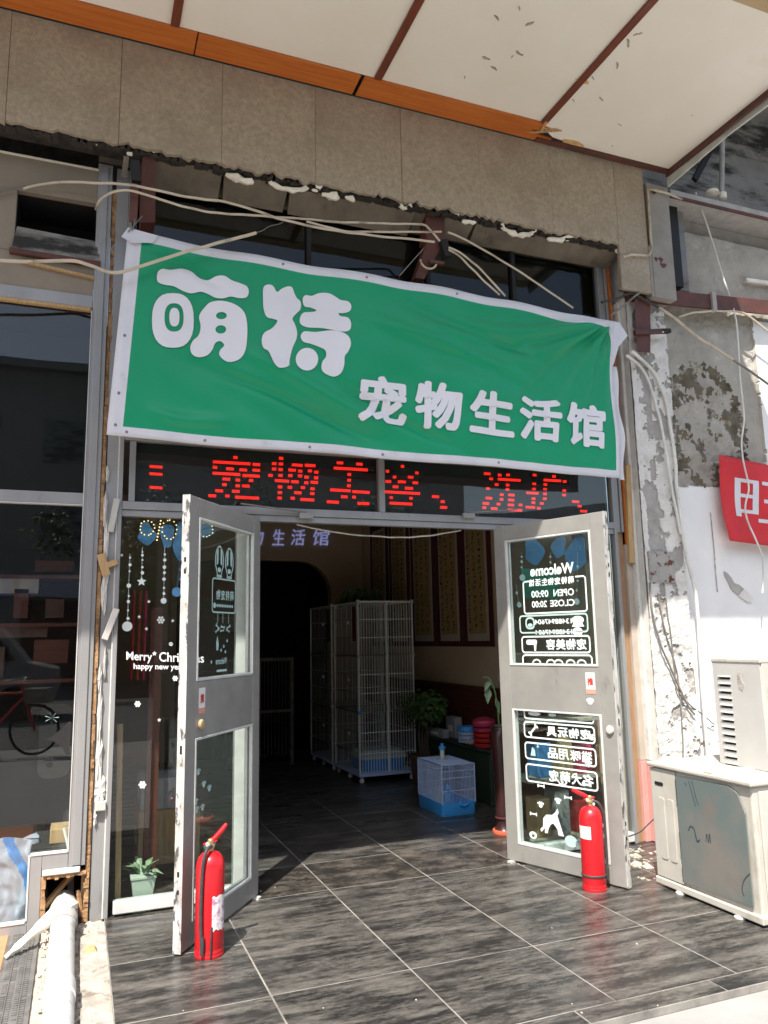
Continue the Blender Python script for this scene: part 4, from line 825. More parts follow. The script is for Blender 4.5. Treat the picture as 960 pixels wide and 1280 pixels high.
nbx('frame_rail', -.128, -.001, .285, .358); nbx('bead', -.185, -.007, .3585, .369, -.034, .0, 'bead', .001); nbx('frame_post', -.186, -.1285, -.02, .358)
nbx('bead', -.1955, -.1865, .045, .358, -.034, .0, 'bead', .001); nbx('frame_rail', -3, -.1865, -.02, .032); nbx('bead', -3, -.1965, .0325, .0445, -.034, .0, 'bead', .001)
nbx('rail_lip', -.125, .06, .255, .284, -.045, .0, 'bead', .004)
MB().box(-3, -.0065, .0, .006, 2.299, 3.3975).build('pane', M['glassd'], nb)
MB().prism([(-3, .046), (-.197, .046), (-.197, .37), (-.0075, .37), (-.0075, 2.225), (-3, 2.225)], lambda x, z, d: (x, d, z), 0, .006).build('pane', M['glassw'], nb)
mb = MB(); mb.flat([rrect(-.175, -.012, .74, 1.13, .05)], lambda a, b: (a, -.0035, b)); 
stk = mb.build('sticker', glass_mat('frosted_sticker', (.55, .58, .55), 1.9), nb)
mb = MB(); mb.flat([[(-.135, .945), (-.10, .965), (-.06, 1.0), (-.03, 1.03), (-.018, 1.03), (-.018, .86), (-.03, .85), (-.06, .90), (-.10, .93)]], lambda a, b: (a, -.0048, b)); mb.flat([ellipse(-.115, .81, .018, .014, 10)], lambda a, b: (a, -.0048, b))
for q in ((-.135, .835), (-.12, .845), (-.105, .843), (-.093, .83)): mb.flat([ellipse(*q, .006, .008, 8)], lambda a, b: (a, -.0048, b))
struct(mb.build('sticker_print', M['black'], stk), 'stuff')
mb = MB()
for k in range(7): a = k*.9; mb.flat([[(-.115, 1.055), (-.115+.035*math.cos(a)-.004*math.sin(a), 1.055+.03*math.sin(a)), (-.115+.035*math.cos(a+.12), 1.055+.03*math.sin(a+.12))]], lambda a_, b_: (a_, -.0048, b_))
mb.build('star_decal', M['decalg'], stk)
nbx('room_back', -3.2, .06, 2.6, 2.7, 0, 0, 'dark').hide_render = False
for o in list(nb.children):
    if o.name == 'room_back': bpy.data.objects.remove(o)
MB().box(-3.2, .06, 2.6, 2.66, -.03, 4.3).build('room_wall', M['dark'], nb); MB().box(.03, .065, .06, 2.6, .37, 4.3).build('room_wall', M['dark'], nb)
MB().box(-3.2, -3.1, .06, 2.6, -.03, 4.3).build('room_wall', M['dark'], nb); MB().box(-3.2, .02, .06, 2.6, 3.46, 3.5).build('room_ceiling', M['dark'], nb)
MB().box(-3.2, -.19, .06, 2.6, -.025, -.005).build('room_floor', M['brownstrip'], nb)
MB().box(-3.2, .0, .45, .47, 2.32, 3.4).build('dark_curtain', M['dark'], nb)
for k, (x0, z0, w_, h_, m) in enumerate(((-.5, 1.5, .3, .07, 'potb'), (-.75, 1.45, .2, .2, 'maroon'), (-.28, 1.32, .22, .16, 'mahog'), (-.22, 1.63, .12, .13, 'potb'), (-.42, 1.63, .09, .2, 'mahog'), (-.6, 1.24, .14, .2, 'potb'), (-.62, 1.8, .35, .1, 'box'), (-.3, 1.95, .25, .08, 'mahog'))):
    MB().box(x0, x0+w_, 1.2, 1.5, z0, z0+h_).build('shelf_goods', M[m], nb)
for z in (1.22, 1.6, 1.93): MB().box(-1.5, .0, 1.15, 1.55, z-.03, z-.005).build('shelf', M['mahog'], nb)
# panel with the dark square opening
bp = thing('beige_panel', 'beige panel with a black square opening above the left shop window', 'wall panel', (-.4, 0, 3.5))
for x0, x1, z0, z1 in ((-3, -.001, 4.096, 4.315), (-3, -.44, 3.715, 4.0955), (-3, -.001, 3.497, 3.714)): MB().box(x0, x1, -.02, .03, z0, z1).build('panel_sheet', M['beige'], bp, bevel=.002)
MB().box(-.44, .0, .35, .36, 3.71, 4.1).build('opening_back', M['black'], bp); MB().box(-.44, .0, .03, .35, 4.096, 4.11).build('opening_top', M['black'], bp)
MB().box(-.455, -.44, .031, .35, 3.71, 4.1).build('opening_side', M['black'], bp); MB().box(-.003, .0, .031, .35, 3.71, 4.1).build('opening_side', M['black'], bp)
MB().hexa([(-.45, -.05, 3.715), (.03, -.05, 3.71), (.03, -.03, 3.71), (-.45, -.03, 3.715), (-.43, -.022, 3.865), (.02, -.022, 3.848), (.02, -.0, 3.848), (-.43, -.0, 3.865)]).build('opening_lip', M['stain'], bp)
MB().hexa([(-.46, -.055, 3.685), (.035, -.055, 3.675), (.035, -.0, 3.675), (-.46, -.0, 3.685), (-.46, -.055, 3.712), (.035, -.055, 3.709), (.035, -.0, 3.709), (-.46, -.0, 3.712)]).build('opening_frame', M['steel'], bp)
MB().hexa([(-.40, -.045, 3.64), (.0, -.045, 3.60), (.0, -.0, 3.60), (-.40, -.0, 3.64), (-.40, -.045, 3.655), (.0, -.045, 3.612), (.0, -.0, 3.612), (-.40, -.0, 3.655)]).build('torn_edge', M['tanwood'], bp)
MB().box(-3, .0, -.024, -.018, 4.312, 4.325).build('torn_edge', M['foam'], bp)
MB().box(.0, .19, -.01, .2, 4.0, 4.38).build('dark_gap', M['black'], bp)
# hole beside the pipe
hl = thing('wall_hole', 'dark broken hole with orange ragged rim at the foot of the pier', 'hole', (-.02, 0, 0))
MB().box(-.128, .107, .28, .3, -.03, .26).build('hole_back', M['black'], hl); MB().box(-.128, .107, .05, .28, .2545, .262).build('hole_top', M['black'], hl); MB().box(-.128, -.12, .05, .28, -.03, .2545).build('hole_side', M['black'], hl)
mb = MB()
for k in range(14): z = -.03+.02*k; mb.box(-.1275, -.1275+.018+.008*rnd.random(), -.025-.01*rnd.random(), .05, z, z+.02)
for k in range(11): x = -.12+.019*k; mb.box(x, x+.019, -.03-.01*rnd.random(), .05, .236+.008*rnd.uniform(-1, 1), .2545)
for k in range(10): z = -.0+.024*k; mb.box(.085+.008*rnd.uniform(-1, 1), .1065, -.02-.012*rnd.random(), .05, z, z+.024)
mb.build('broken_rim', M['edgebrick'], hl)
MB().bar((-.11, .03, .085), (.05, .13, .24), .028, .02).build('lath', M['tanwood'], hl); MB().bar((.075, .0, .02), (.055, .02, .15), .016, .016).build('lath', M['edgebrick'], hl); MB().bar((.02, .15, .03), (.015, .18, .2), .03, .02).build('lath', M['greyc'], hl)
# goods behind the neighbour's glass
bag = thing('pet_food_bag', 'blue and white plastic bag standing behind the lower left window', 'bag', (-.27, .2, 0))
mb = MB(); nu_, nv_ = 140, 60
for j in range(nv_+1):
    v = j/nv_
    for i in range(nu_):
        a = 2*math.pi*i/nu_; wd = .20*(1-.18*v-.10*math.sin(math.pi*v)); dp = .085*(1-.85*v**1.5); n_ = .028*noise.noise(Vector((math.cos(a)*2.2, v*4.5, math.sin(a)*2.2)))+.012*noise.noise(Vector((math.cos(a)*6+v*3, v*7, math.sin(a)*5)))
        x = -.30+wd*math.cos(a)+.5*n_+.02*math.sin(v*5); y = .21+dp*math.sin(a)+n_; mb.v.append((x, y, .0+.40*v+(.02*math.sin(3*a) if j == nv_ else 0)))
for j in range(nv_):
    for i in range(nu_):
        mb.f.append((j*nu_+i, j*nu_+(i+1) % nu_, (j+1)*nu_+(i+1) % nu_, (j+1)*nu_+i)); u = math.cos(2*math.pi*(i+.5)/nu_); v = (j+.5)/nv_
        mb.m.append(1 if abs(u-.55+.9*(v-.5)**2+.5*(v-.5)) < .17 else 0)
mb.f += [tuple(range(nu_))[::-1], tuple(nv_*nu_+i for i in range(nu_))]; mb.m += [0, 0]
mb.build('bag_body', [M['bagw'], M['bluew']], bag, smooth=True)
lettering(MB(), '宠粮', lambda a, b: (-.16+.085*a, .105+.02*b, .285+.05*b), .02).build('lettering', M['redink'], bag)
tag(MB().box(-.10, .0, .12, .3, .375, .45).build('wooden_box', M['tanwood'], bevel=.004), 'small light wooden box standing behind the stepped frame of the left window', 'box')
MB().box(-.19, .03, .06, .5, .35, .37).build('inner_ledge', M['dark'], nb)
tag(MB().tube([S(80, 1035, y=.05), S(86, 1062, y=.04)], .008, 8).build('white_stick', M['cordw'], smooth=True), 'short white stick leaning inside the corner of the left window', 'stick')

# ------------------------------------------------------------------ right: peeling pillar, wall, beam, sign
def grid(fn, x0, x1, z0, z1, res):
    nx, nz_ = int((x1-x0)/res)+1, int((z1-z0)/res)+1; mb = MB()
    P = [[fn(x0+(x1-x0)*i/nx, z0+(z1-z0)*j/nz_) for i in range(nx+1)] for j in range(nz_+1)]
    mb.v = [(x0+(x1-x0)*i/nx, P[j][i][0], z0+(z1-z0)*j/nz_) for j in range(nz_+1) for i in range(nx+1)]
    for j in range(nz_):
        for i in range(nx): mb.f.append((j*(nx+1)+i, j*(nx+1)+i+1, (j+1)*(nx+1)+i+1, (j+1)*(nx+1)+i)); mb.m.append(P[j][i][1])
    return mb
pl = thing('peeling_pillar', 'narrow pillar of peeling white plaster and grey render right of the doors', 'pillar', (4.02, -.1, 0))
YP = -.125
def pfn(x, z):
    n = fr(x, z*.8, 5.2, 2)+.35*fr(x, z, 17, 6); xx = (x-4.03)/.19
    if z < .55: return (YP+.006*fr(x, z, 12, 3)-.004, 2 if fr(x, z, 9, 8) < .28 else 0)
    white = n > (-.10 if z > 1.7 else -.32)+(.30 if abs(xx+.25) < .12 and z > 1.5 else 0)-(.5 if xx < -.72 else 0)
    return (YP-(.010 if white else 0)+.006*fr(x, z, 20, 4)+.012*fr(x, z, 3, 1), 0 if white else 1)
o = grid(pfn, 3.845, 4.215, -.02, 4.02, .008).build('plaster_face', [M['plaster'], M['greyc'], M['pink']], pl, fix=True)
MB().box(3.85, 4.21, YP+.02, .1, -.02, 4.9).build('core', M['greyc'], pl)
MB().box(3.846, 3.8495, YP+.005, .1, -.02, 4.02).build('plaster_return', M['plaster'], pl); MB().box(4.2105, 4.214, YP+.005, -.03, -.02, 4.02).build('plaster_return', M['plaster'], pl)
q0, q1 = S(812, 728, y=YP-.016), S(840, 690, y=YP-.016)
MB().box(q0.x, q1.x, YP-.03, YP-.005, q0.z, q1.z).build('rusty_plate', mat('rusty_plate', (.36, .34, .31), (.30, .29, .27), 9, rough=.8, dirt=(.10, .035, .02), ds=13, dt=.54, dsoft=.05), pl, bevel=.003)
# trims between door frame and pillar
tr_ = thing('corner_trim', 'stack of vertical trim strips between the shopfront and the peeling pillar', 'trim', (3.77, 0, 0))
MB().box(3.705, 3.735, -.02, .04, 2.19, 4.3).build('grey_strip', M['alu'], tr_, bevel=.003); MB().box(3.74, 3.762, -.03, .03, 2.19, 4.3).build('grey_strip', M['alu'], tr_, bevel=.003)
MB().box(3.705, 3.765, -.0, .06, -.0, 2.19).build('brown_strip', M['brownstrip'], tr_)
MB().box(3.766, 3.784, -.045, .05, 2.1, 4.3).build('orange_strip', M['wood'], tr_)
MB().hexa([(3.768, -.06, 1.96), (3.812, -.066, 1.96), (3.812, -.03, 1.96), (3.768, -.03, 1.96), (3.785, -.075, 2.7), (3.822, -.08, 2.7), (3.822, -.03, 2.7), (3.785, -.03, 2.7)]).build('raw_wood_strip', M['tanwood'], tr_, bevel=.003)
MB().box(3.766, 3.815, -.028, .05, .55, 2.7).build('pale_strip', M['palebeige'], tr_, bevel=.004); MB().box(3.766, 3.815, -.028, .05, -.0, .549).build('pink_strip', M['pink'], tr_, bevel=.004)
MB().box(3.8155, 3.8445, -.07, .05, .55, 4.0).build('white_strip', M['plaster'], tr_, bevel=.006); MB().box(3.8155, 3.8445, -.07, .05, 0, .549).build('pink_strip', M['pink'], tr_, bevel=.006)
# wall to the right
wl = thing('right_wall', 'tall white painted wall with grey render and a mouldy arch above the air conditioners', 'wall', (4.9, -.05, 0))
WY = -.05
def wfn(x, z):
    j = .05*fr(x, z, 6, 1); b = .006*fr(x, z, 5, 3)
    ar = ((x-4.62)/.42)**2+(max(0, z-3.05)/.52)**2
    inmould = 2.57 < z+j*.3 and ar+j*4.5+.25*fr(x, z, 22, 4) < 1.02
    if inmould:
        e = max(min(1, ar), (3.0-z)*1.2 if x < 4.6 else 0); m_ = .55*e+.75*fr(x, z*.7, 8, 15)+.25*fr(x, z, 25, 2)
        return (WY+.02+.03*fr(x, z, 9, 5), 2 if m_ > .24 else 1)
    if z > 2.575+.3*j or False:
        if x > 5.22+.3*j and z < 4.06: return (WY-.012+b*.4, 0)
        return (WY+.010+b*1.6+.006*fr(x, z, 18, 7), 1)
    n = fr(x, z, 7, 11)
    if z < .9 and n > .42: return (WY+.008, 1)
    return (WY-.006+b*.5, 0)
grid(wfn, 4.215, 6.0, -.03, 4.75, .0125).build('wall_face', [M['wallw'], M['wallg'], M['moss']], wl)
MB().box(6.0, 9.0, WY, .1, -.03, 4.75).build('wall_face', M['wallw'], wl)
MB().box(4.215, 9, .03, .11, -.03, 4.9).build('wall_core', M['greyc'], wl)
MB().hexa([(4.225, -.085, .62), (4.27, -.085, .62), (4.27, -.045, .62), (4.225, -.045, .62), (4.195, -.10, 2.6), (4.225, -.10, 2.6), (4.225, -.045, 2.6), (4.195, -.045, 2.6)]).build('brown_strip', M['brownstrip'], wl)
MB().box(4.455, 4.55, -.075, -.03, 4.2, 4.9).build('blue_grey_strip', mat('blue_grey_paint', (.17, .19, .215), (.24, .225, .20), 6, rough=.9, dirt=(.1, .05, .035), ds=5, dt=.56), wl)
MB().box(4.32, 4.45, -.12, -.03, 4.2, 4.9).build('dark_slot', M['black'], wl)
cp = [S(*p, y=WY-.012) for p in ((888, 640), (890, 660), (893, 690), (894, 708), (897, 740))]
MB().tube(catmull(cp, 4), [.002+.003*abs(math.sin(i*1.7)) for i in range(17)], 5).build('crack', M['greyc'], wl)
hp_ = [(905, 714), (909, 716), (914, 722), (918, 729), (924, 731), (931, 737), (935, 743), (934, 748), (929, 748), (923, 744), (917, 740), (913, 735), (910, 727), (906, 720)]
hq = [S(*p, y=WY-.012) for p in hp_]; MB().prism([(q.x, q.z) for q in hq], lambda a, b, d: (a, d, b), WY-.0135, WY-.004).build('broken_plaster', M['greyc'], wl)
hq = [S(p[0]+(6 if p[1] > 725 else 2), p[1]+5, y=WY-.016) for p in hp_[4:11]]; MB().prism([(q.x, q.z) for q in hq], lambda a, b, d: (a, d, b), WY-.018, WY-.014).build('plaster_lip', M['plaster'], wl)
# rusty steel
bm_ = thing('steel_beam', 'long red brown steel angle fixed across the grey wall at the right', 'beam', (4.6, -.2, 4.1))
a, b = S(782, 367, y=-.17), S(975, 386, y=-.17)
MB().bar(a, (5.6, -.17, b.z+.01), .02, .12).build('angle_web', M['steel'], bm_); MB().bar(a+Vector((0, .04, .06)), (5.6, -.13, b.z+.07), .08, .012).build('angle_flange', M['steel'], bm_)
MB().box(4.66, 4.70, -.20, -.16, 4.0, 4.16).build('cleat', M['greyc'], bm_)
br = thing('wall_bracket', 'red brown steel bracket standing at the right end of the green banner', 'bracket', (3.95, -.2, 3.6))
MB().hexa([tuple(S(797, 440, y=-.20)), tuple(S(813, 441, y=-.20)), tuple(S(813, 441, y=-.14)), tuple(S(797, 440, y=-.14)), tuple(S(793, 372, y=-.20)), tuple(S(813, 374, y=-.20)), tuple(S(813, 374, y=-.14)), tuple(S(793, 372, y=-.14))]).build('upright', M['steel'], br)
MB().bar(S(793, 416, y=-.21), S(828, 414, y=-.21), .03, .035).build('arm', M['steel'], br); MB().bar(S(828, 414, y=-.215), S(837, 414, y=-.215), .035, .032).build('arm_end', M['black'], br)
MB().tube([S(829, 415, y=-.235), S(829, 415, y=-.22)], .008, 8).build('bolt', M['flash'], br)
br = thing('wall_bracket', 'red brown steel bracket with black tube end above the banner left of centre', 'bracket', (.35, -.2, 4), group=None)
br['label'] = 'red brown steel bracket with black square hole near the banner top left corner'
p0, p1, p2, p3 = S(178, 196, y=-.2), S(195, 194, y=-.2), S(194, 278, y=-.2), S(176, 278, y=-.2)
MB().hexa([tuple(p3), tuple(p2), tuple(p2+Vector((0, .18, 0))), tuple(p3+Vector((0, .18, 0))), tuple(p0), tuple(p1), tuple(p1+Vector((0, .18, 0))), tuple(p0+Vector((0, .18, 0)))]).build('plate', M['steel'], br)
MB().hexa([tuple(S(161, 278, y=-.30)), tuple(S(171, 280, y=-.30)), tuple(S(171, 280, y=-.25)), tuple(S(161, 278, y=-.25)), tuple(S(163, 228, y=-.30)), tuple(S(174, 230, y=-.30)), tuple(S(174, 230, y=-.25)), tuple(S(163, 228, y=-.25))]).build('flat_bar', M['steel'], br)
MB().bar(S(164, 215, y=-.29), S(175, 216, y=-.29), .05, .13).build('tube_end', M['black'], br)
MB().bar(S(158, 196, y=-.25), S(155, 222, y=-.25), .012, .03).build('hanger', M['soffit'], br)
br = thing('wall_bracket', 'red brown steel bracket with a black tube end above the middle of the banner', 'bracket', (2.1, -.2, 3.9))
q = [S(533, 268, y=-.17), S(556, 268, y=-.17), S(556, 300, y=-.2), S(533, 300, y=-.2)]
MB().hexa([tuple(q[3]), tuple(q[2]), tuple(q[2]+Vector((0, .12, 0))), tuple(q[3]+Vector((0, .12, 0))), tuple(q[0]), tuple(q[1]), tuple(q[1]+Vector((0, .1, 0))), tuple(q[0]+Vector((0, .1, 0)))]).build('upright', M['steel'], br)
q = [S(519, 347, y=-.22), S(530, 349, y=-.22), S(556, 300, y=-.22), S(536, 296, y=-.22)]
MB().hexa([tuple(q[0]), tuple(q[1]), tuple(q[1]+Vector((0, .08, 0))), tuple(q[0]+Vector((0, .08, 0))), tuple(q[3]), tuple(q[2]), tuple(q[2]+Vector((0, .08, 0))), tuple(q[3]+Vector((0, .08, 0)))]).build('slanted_plate', M['steel'], br)
MB().bar(S(552, 312, y=-.24), S(560, 311, y=-.24), .05, .12).build('tube_end', M['black'], br); MB().bar(S(536, 327, y=-.25), S(554, 330, y=-.25), .03, .02).build('foot', M['steel'], br)
cc = S(534, 328, y=-.23); MB().tube([cc+Vector((.06*math.cos(t), -.02, .055*math.sin(t))) for t in [math.pi*(1+k/10) for k in range(11)]], .007, 7).build('wire_loop', M['cord'], br, smooth=True)
# red cloth sign with the character
rs = thing('red_sign', 'red cloth sign with one pale grey character on the right wall', 'sign', (5, -.14, 2.1))
ry = -.15
RP = [S(*p, y=ry) for p in ((897, 568), (1030, 597), (912, 676), (1035, 692))]
def rq(u, v, o=0):
    p = (RP[2]*(1-u)+RP[3]*u)*(1-v)+(RP[0]*(1-u)+RP[1]*u)*v; return Vector((p.x-.014*math.sin(v*5), ry+.025*math.sin(u*7+v*2)*math.sin(v*3)-.0-o, p.z))
mb = MB(); mb.v = [tuple(rq(i/24, j/16)) for j in range(17) for i in range(25)]; mb.f = [(j*25+i, j*25+i+1, (j+1)*25+i+1, (j+1)*25+i) for j in range(16) for i in range(24)]; mb.m = [0]*len(mb.f)
o = mb.build('cloth', M['redcloth'], rs); o.data.shade_smooth(); o.modifiers.new('thickness', 'SOLIDIFY').thickness = .002
vs0, fs0, _a = glyphs('旺', 0); mb = MB(); mb.v = [(a, 0, b) for a, b in vs0]; mb.f = list(fs0)
me = bpy.data.meshes.new('t'); me.from_pydata(mb.v, [], mb.f); b_ = bmesh.new(); b_.from_mesh(me); bpy.data.meshes.remove(me); bmesh.ops.triangulate(b_, faces=b_.faces)
for it in range(4): bmesh.ops.subdivide_edges(b_, edges=[e for e in b_.edges if e.calc_length() > .12], cuts=1); bmesh.ops.triangulate(b_, faces=b_.faces)
b_.verts.index_update(); mb = MB(); mb.v = [tuple(rq(.13+.62*v.co.x, .27+.50*v.co.z, .004)) for v in b_.verts]; mb.f = [tuple(v.index for v in f.verts) for f in b_.faces]; mb.m = [0]*len(mb.f); b_.free()
mb.build('lettering', M['bwhite'], rs)
# fluorescent batten on the wall
tag(MB().bar(S(932, 350, y=-.08), S(990, 358, y=-.08), .03, .035).build('white_conduit', M['cordw'], bevel=.008), 'short white conduit fixed on the grey wall above the steel beam', 'conduit')
# clutter above the ledge
lg = thing('ledge_pipe', 'grey vertical pipe with white joint standing on the ledge at the upper right', 'pipe', (4.6, -.15, 4.95))
MB().tube([S(902, 248, y=-.1), S(903, 170, y=-.1)], .022, 10).build('pipe_run', M['greyc'], lg, smooth=True); MB().lathe([(.02, -.03), (.036, -.02), (.036, .03), (.02, .04)], tuple(S(903, 246, y=-.1)), 12).build('joint', M['foam'], lg, smooth=True)
MB().lathe([(.01, -.01), (.06, 0), (.05, .03), (.01, .04)], tuple(S(890, 243, y=-.14)), 12).build('foam_lump', M['foam'], lg, smooth=True)
tag(MB().bar(S(868, 225, y=.0), S(893, 178, y=.0), .03, .05).add([], []).build('steel_brace', M['black']), 'black slanting steel brace in the gap under the canopy end', 'brace')

# ------------------------------------------------------------------ cables
def cable(label, pts, r, m, y=None, n=8, k=5, cat='cable', name='cable', group=None):
    P = [S(p[0], p[1], y=(p[2] if len(p) > 2 else y)) for p in pts]
    Q = catmull(P, k); Q = [q+Vector((noise.noise(q*9), 0, noise.noise(q*9+Vector((7, 3, 1)))))*.006 for q in Q]
    return tag(MB().tube(Q, r*.76, n).build(name, M[m], smooth=True), label, cat, group)
cable('upper white cable running from the left pier to the middle bracket above the banner', [(30, 236, -.05), (67, 228, -.12), (127, 229, -.3), (160, 231, -.33), (200, 239), (240, 247), (280, 252), (312, 261), (345, 272), (375, 280), (405, 286), (440, 291), (477, 296), (510, 299), (543, 302)], .0105, 'cord', -.34)
cable('lower white cable crossing the upper one above the banner lettering', [(120, 262, -.2), (128, 248, -.3), (150, 238), (170, 240), (200, 249), (225, 257), (252, 263), (280, 267), (312, 269), (345, 271.5), (400, 276), (440, 278), (500, 280), (528, 280), (538, 288), (550, 301)], .0095, 'cord', -.335)
cable('third white cable reaching the middle bracket along a straight run', [(384, 277.5), (410, 284), (440, 289.5), (500, 290), (552, 290)], .009, 'cord', -.345)
cable('white cable slanting from the middle bracket to the right half of the banner top', [(560, 291), (576, 297), (612, 317), (640, 334), (665, 350), (716, 385, -.28)], .009, 'cord', -.33)
cable('white cable dropping in a curve behind the banner right of the bracket', [(561, 309), (575, 316), (590, 327), (603, 339), (614, 351), (631, 370, -.28)], .009, 'cord', -.32)
cable('lowest white cable dropping behind the banner from the middle bracket', [(561, 312), (575, 321), (590, 336), (605, 351), (624, 369, -.28)], .009, 'cord', -.31)
cable('tan rod lying across the top left corner of the banner', [(-20, 325), (40, 327), (88, 325.5), (110, 331), (133, 339), (150, 340), (165, 336.5), (200, 325.5), (240, 312.5), (280, 302), (320, 291)], .013, 'cord', -.37, cat='rod', name='bent_rod')
cable('thin wire tying the tan rod to the crossed cables', [(320, 291), (328, 288), (336, 283), (350, 279), (356, 276)], .003, 'cordg', -.35, n=6)
cable('grey cable at the far left edge above the window', [(-20, 244, -.05), (20, 236, -.05), (67, 227, -.08), (100, 227, -.1), (127, 228, -.14)], .010, 'cordg')
cable('white cable bent around the stone slab at the right end of the band', [(852, 249), (842, 244.5), (832, 241), (820, 238), (812, 236.5), (810, 240), (811, 260), (813, 292), (814.5, 308), (813, 316), (808, 319), (790, 318.5), (785, 320), (779, 321)], .012, 'cord', -.275)
cable('grey cable rising from the banner corner to the steel beam', [(763, 395, -.30), (778, 383), (793, 371), (806, 361), (820, 355)], .010, 'cordg', -.24)
cable('black cable under the steel beam at the pillar', [(752, 378), (770, 374), (788, 367), (805, 374), (823, 384)], .012, 'hose', -.22)
cable('white conduit slanting down to the right edge across the grey wall', [(822, 383), (845, 399), (868, 418), (892, 434), (916, 450)], .015, 'cord', -.20)
cable('dark cable continuing from the end of the slanting conduit', [(914, 449), (935, 462), (960, 480), (990, 500)], .012, 'cordg', -.20)
cable('white cable arching under the steel beam', [(848, 397), (862, 392), (877, 390), (905, 389), (928, 391), (945, 402), (965, 418)], .011, 'cord', -.18)
cable('white cable hanging down the pillar and joining the wall', [(791, 440, -.3), (806, 453), (819, 468), (827, 485), (833, 505), (839, 540), (844, 575), (846, 612), (853, 665), (861, 708), (870, 747), (876, 830), (880, 890), (885, 945)], .017, 'cordw', -.155)
cable('second white cable close beside the first down the pillar', [(784, 445, -.3), (800, 458), (812, 480), (824, 520), (830, 552), (836, 586), (843, 628), (851, 668)], .014, 'cordw', -.16)
cable('wavy thin white cable hanging over the red sign', [(869, 240, -.2), (885, 285, -.12), (905, 350, -.12), (920, 400), (925, 470), (930, 524), (927, 550), (929, 575), (936, 609), (932, 632), (934, 650), (947, 680), (954, 700), (953, 741)], .009, 'cordw', -.19)
cable('dark cable looping down the lower pillar to the wall foot', [(812, 728), (816, 770), (826, 805), (838, 835), (850, 862), (860, 882), (868, 892)], .010, 'cordg', -.16)
cable('thick grey cable on the sunlit lower pillar', [(822, 742), (832, 790), (846, 840), (852, 900), (854, 945)], .007, 'cordg', -.15)
cable('thin dark cable running along the lower pillar', [(832, 748), (838, 790), (843, 835), (846, 862), (862, 880), (880, 895, -.1), (893, 905, -.08)], .006, 'cordg', -.155)
cable('white cable sagging inside across the top of the doorway', [(371, 656), (400, 662), (450, 669), (510, 671.5), (545, 668), (576, 663)], .0075, 'cordw', .12)
cable('short black cable at the foot of the pillar', [(786, 1045), (800, 1040), (812, 1030), (822, 1020)], .006, 'hose', -.2)

# ------------------------------------------------------------------ fire extinguishers
def extinguisher(label, x, y, rz, left):
    e = thing('fire_extinguisher', label, 'fire extinguisher', (x, y, 0), rz, 'fire extinguishers holding the doors')
    r = .067
    MB().lathe([(r*.93, 0), (r, .006), (r, .03), (r*.975, .034), (r, .04), (r, .385), (r*.97, .405), (r*.86, .43), (r*.6, .45), (r*.32, .458), (.018, .462)], n=32).build('cylinder', M['red'], e, smooth=True, local=True)
    MB().lathe([(.017, .455), (.017, .475), (.021, .476), (.021, .487), (.015, .49), (.015, .51), (.010, .515)], n=14).build('valve', M['brass'], e, smooth=True, local=True)
    MB().bar((-.035, 0, .492), (.03, 0, .505), .022, .008, up=(0, 0, 1)).build('carry_handle', M['red'], e, bevel=.003, local=True)
    MB().tube([(.016+.012*math.cos(t), .024, .49+.012*math.sin(t)) for t in [2*math.pi*k/12 for k in range(13)]], .0018, 5).build('pin_ring', M['flash'], e, smooth=True, local=True)
    MB().lathe([(.0675, .0), (.0685, .003), (.0685, .012), (.067, .015)], n=32).build('foot_ring', M['red'], e, smooth=True, local=True)
    MB().tube([(-.01, 0, .50), (.02, 0, .515), (.055, .0, .55), (.075, 0, .575)] if left else [(.01, 0, .495), (-.03, 0, .515), (-.08, 0, .54), (-.10, 0, .55)], [.010, .013, .013, .009], 10).build('lever', M['red'], e, smooth=True, local=True)
    mb = MB(); mb.lathe([(.010, -.006), (.010, .006)], (0, 0, 0), 14, M=Matrix.Rotation(R(90), 3, 'X')); mb.v = [(a-.018, b-.022, c+.495) for a, b, c in mb.v]; mb.build('gauge', M['flash'], e, local=True)
    hz = [(.0, -.02, .485), (-.025, -.05, .478), (-.040, -.062, .44), (-.047, -.062, .36), (-.050, -.061, .24), (-.048, -.062, .12), (-.042, -.065, .07)] if left else [(.02, -.0, .485), (.05, -.01, .47), (.073, -.01, .41), (.078, -.01, .30), (.076, -.012, .2), (.076, -.01, .1)]
    MB().tube(catmull(hz, 5), .0085, 10).build('hose', M['hose'], e, smooth=True, local=True)
    q = Vector(hz[-1]); MB().tube([q+Vector((0, 0, .03)), q, q+Vector((0, 0, -.045))], [.0095, .012, .010], 10).build('nozzle', M['hose'], e, smooth=True, local=True)
    if left: MB().tube([(-.006, -.0745, .012), (-.004, -.0735, .06), (.0, -.070, .14)], .004, 6).build('strap_end', M['hose'], e, smooth=True, local=True)
    else: MB().lathe([(r+.0005, .075), (r+.004, .078), (r+.004, .086), (r+.0005, .089)], n=32).build('strap', M['hose'], e, local=True)
    a0, a1, z0, z1 = ((-90, -22, .115, .275) if left else (-177, -108, .285, .355)); n = 10; mb = MB(); rr_ = r+.0012
    for k in range(n+1):
        a = R(a0+(a1-a0)*k/n)
        mb.v += [(rr_*math.cos(a), rr_*math.sin(a), z0+(.012*rnd.random() if left else 0)), (rr_*math.cos(a), rr_*math.sin(a), z1-(.008*rnd.random() if left else 0))]
    mb.f = [(2*k, 2*k+2, 2*k+3, 2*k+1) for k in range(n)]; mb.m = [0]*n
    mb.build('paper_label', M['paper'] if left else M['card'], e, local=True)
    return e
extinguisher('red fire extinguisher with a torn paper label standing by the left door', .632, -.735, .0, True)
extinguisher('red fire extinguisher with a small white label standing by the right door', 2.822, -.715, -.35, False)

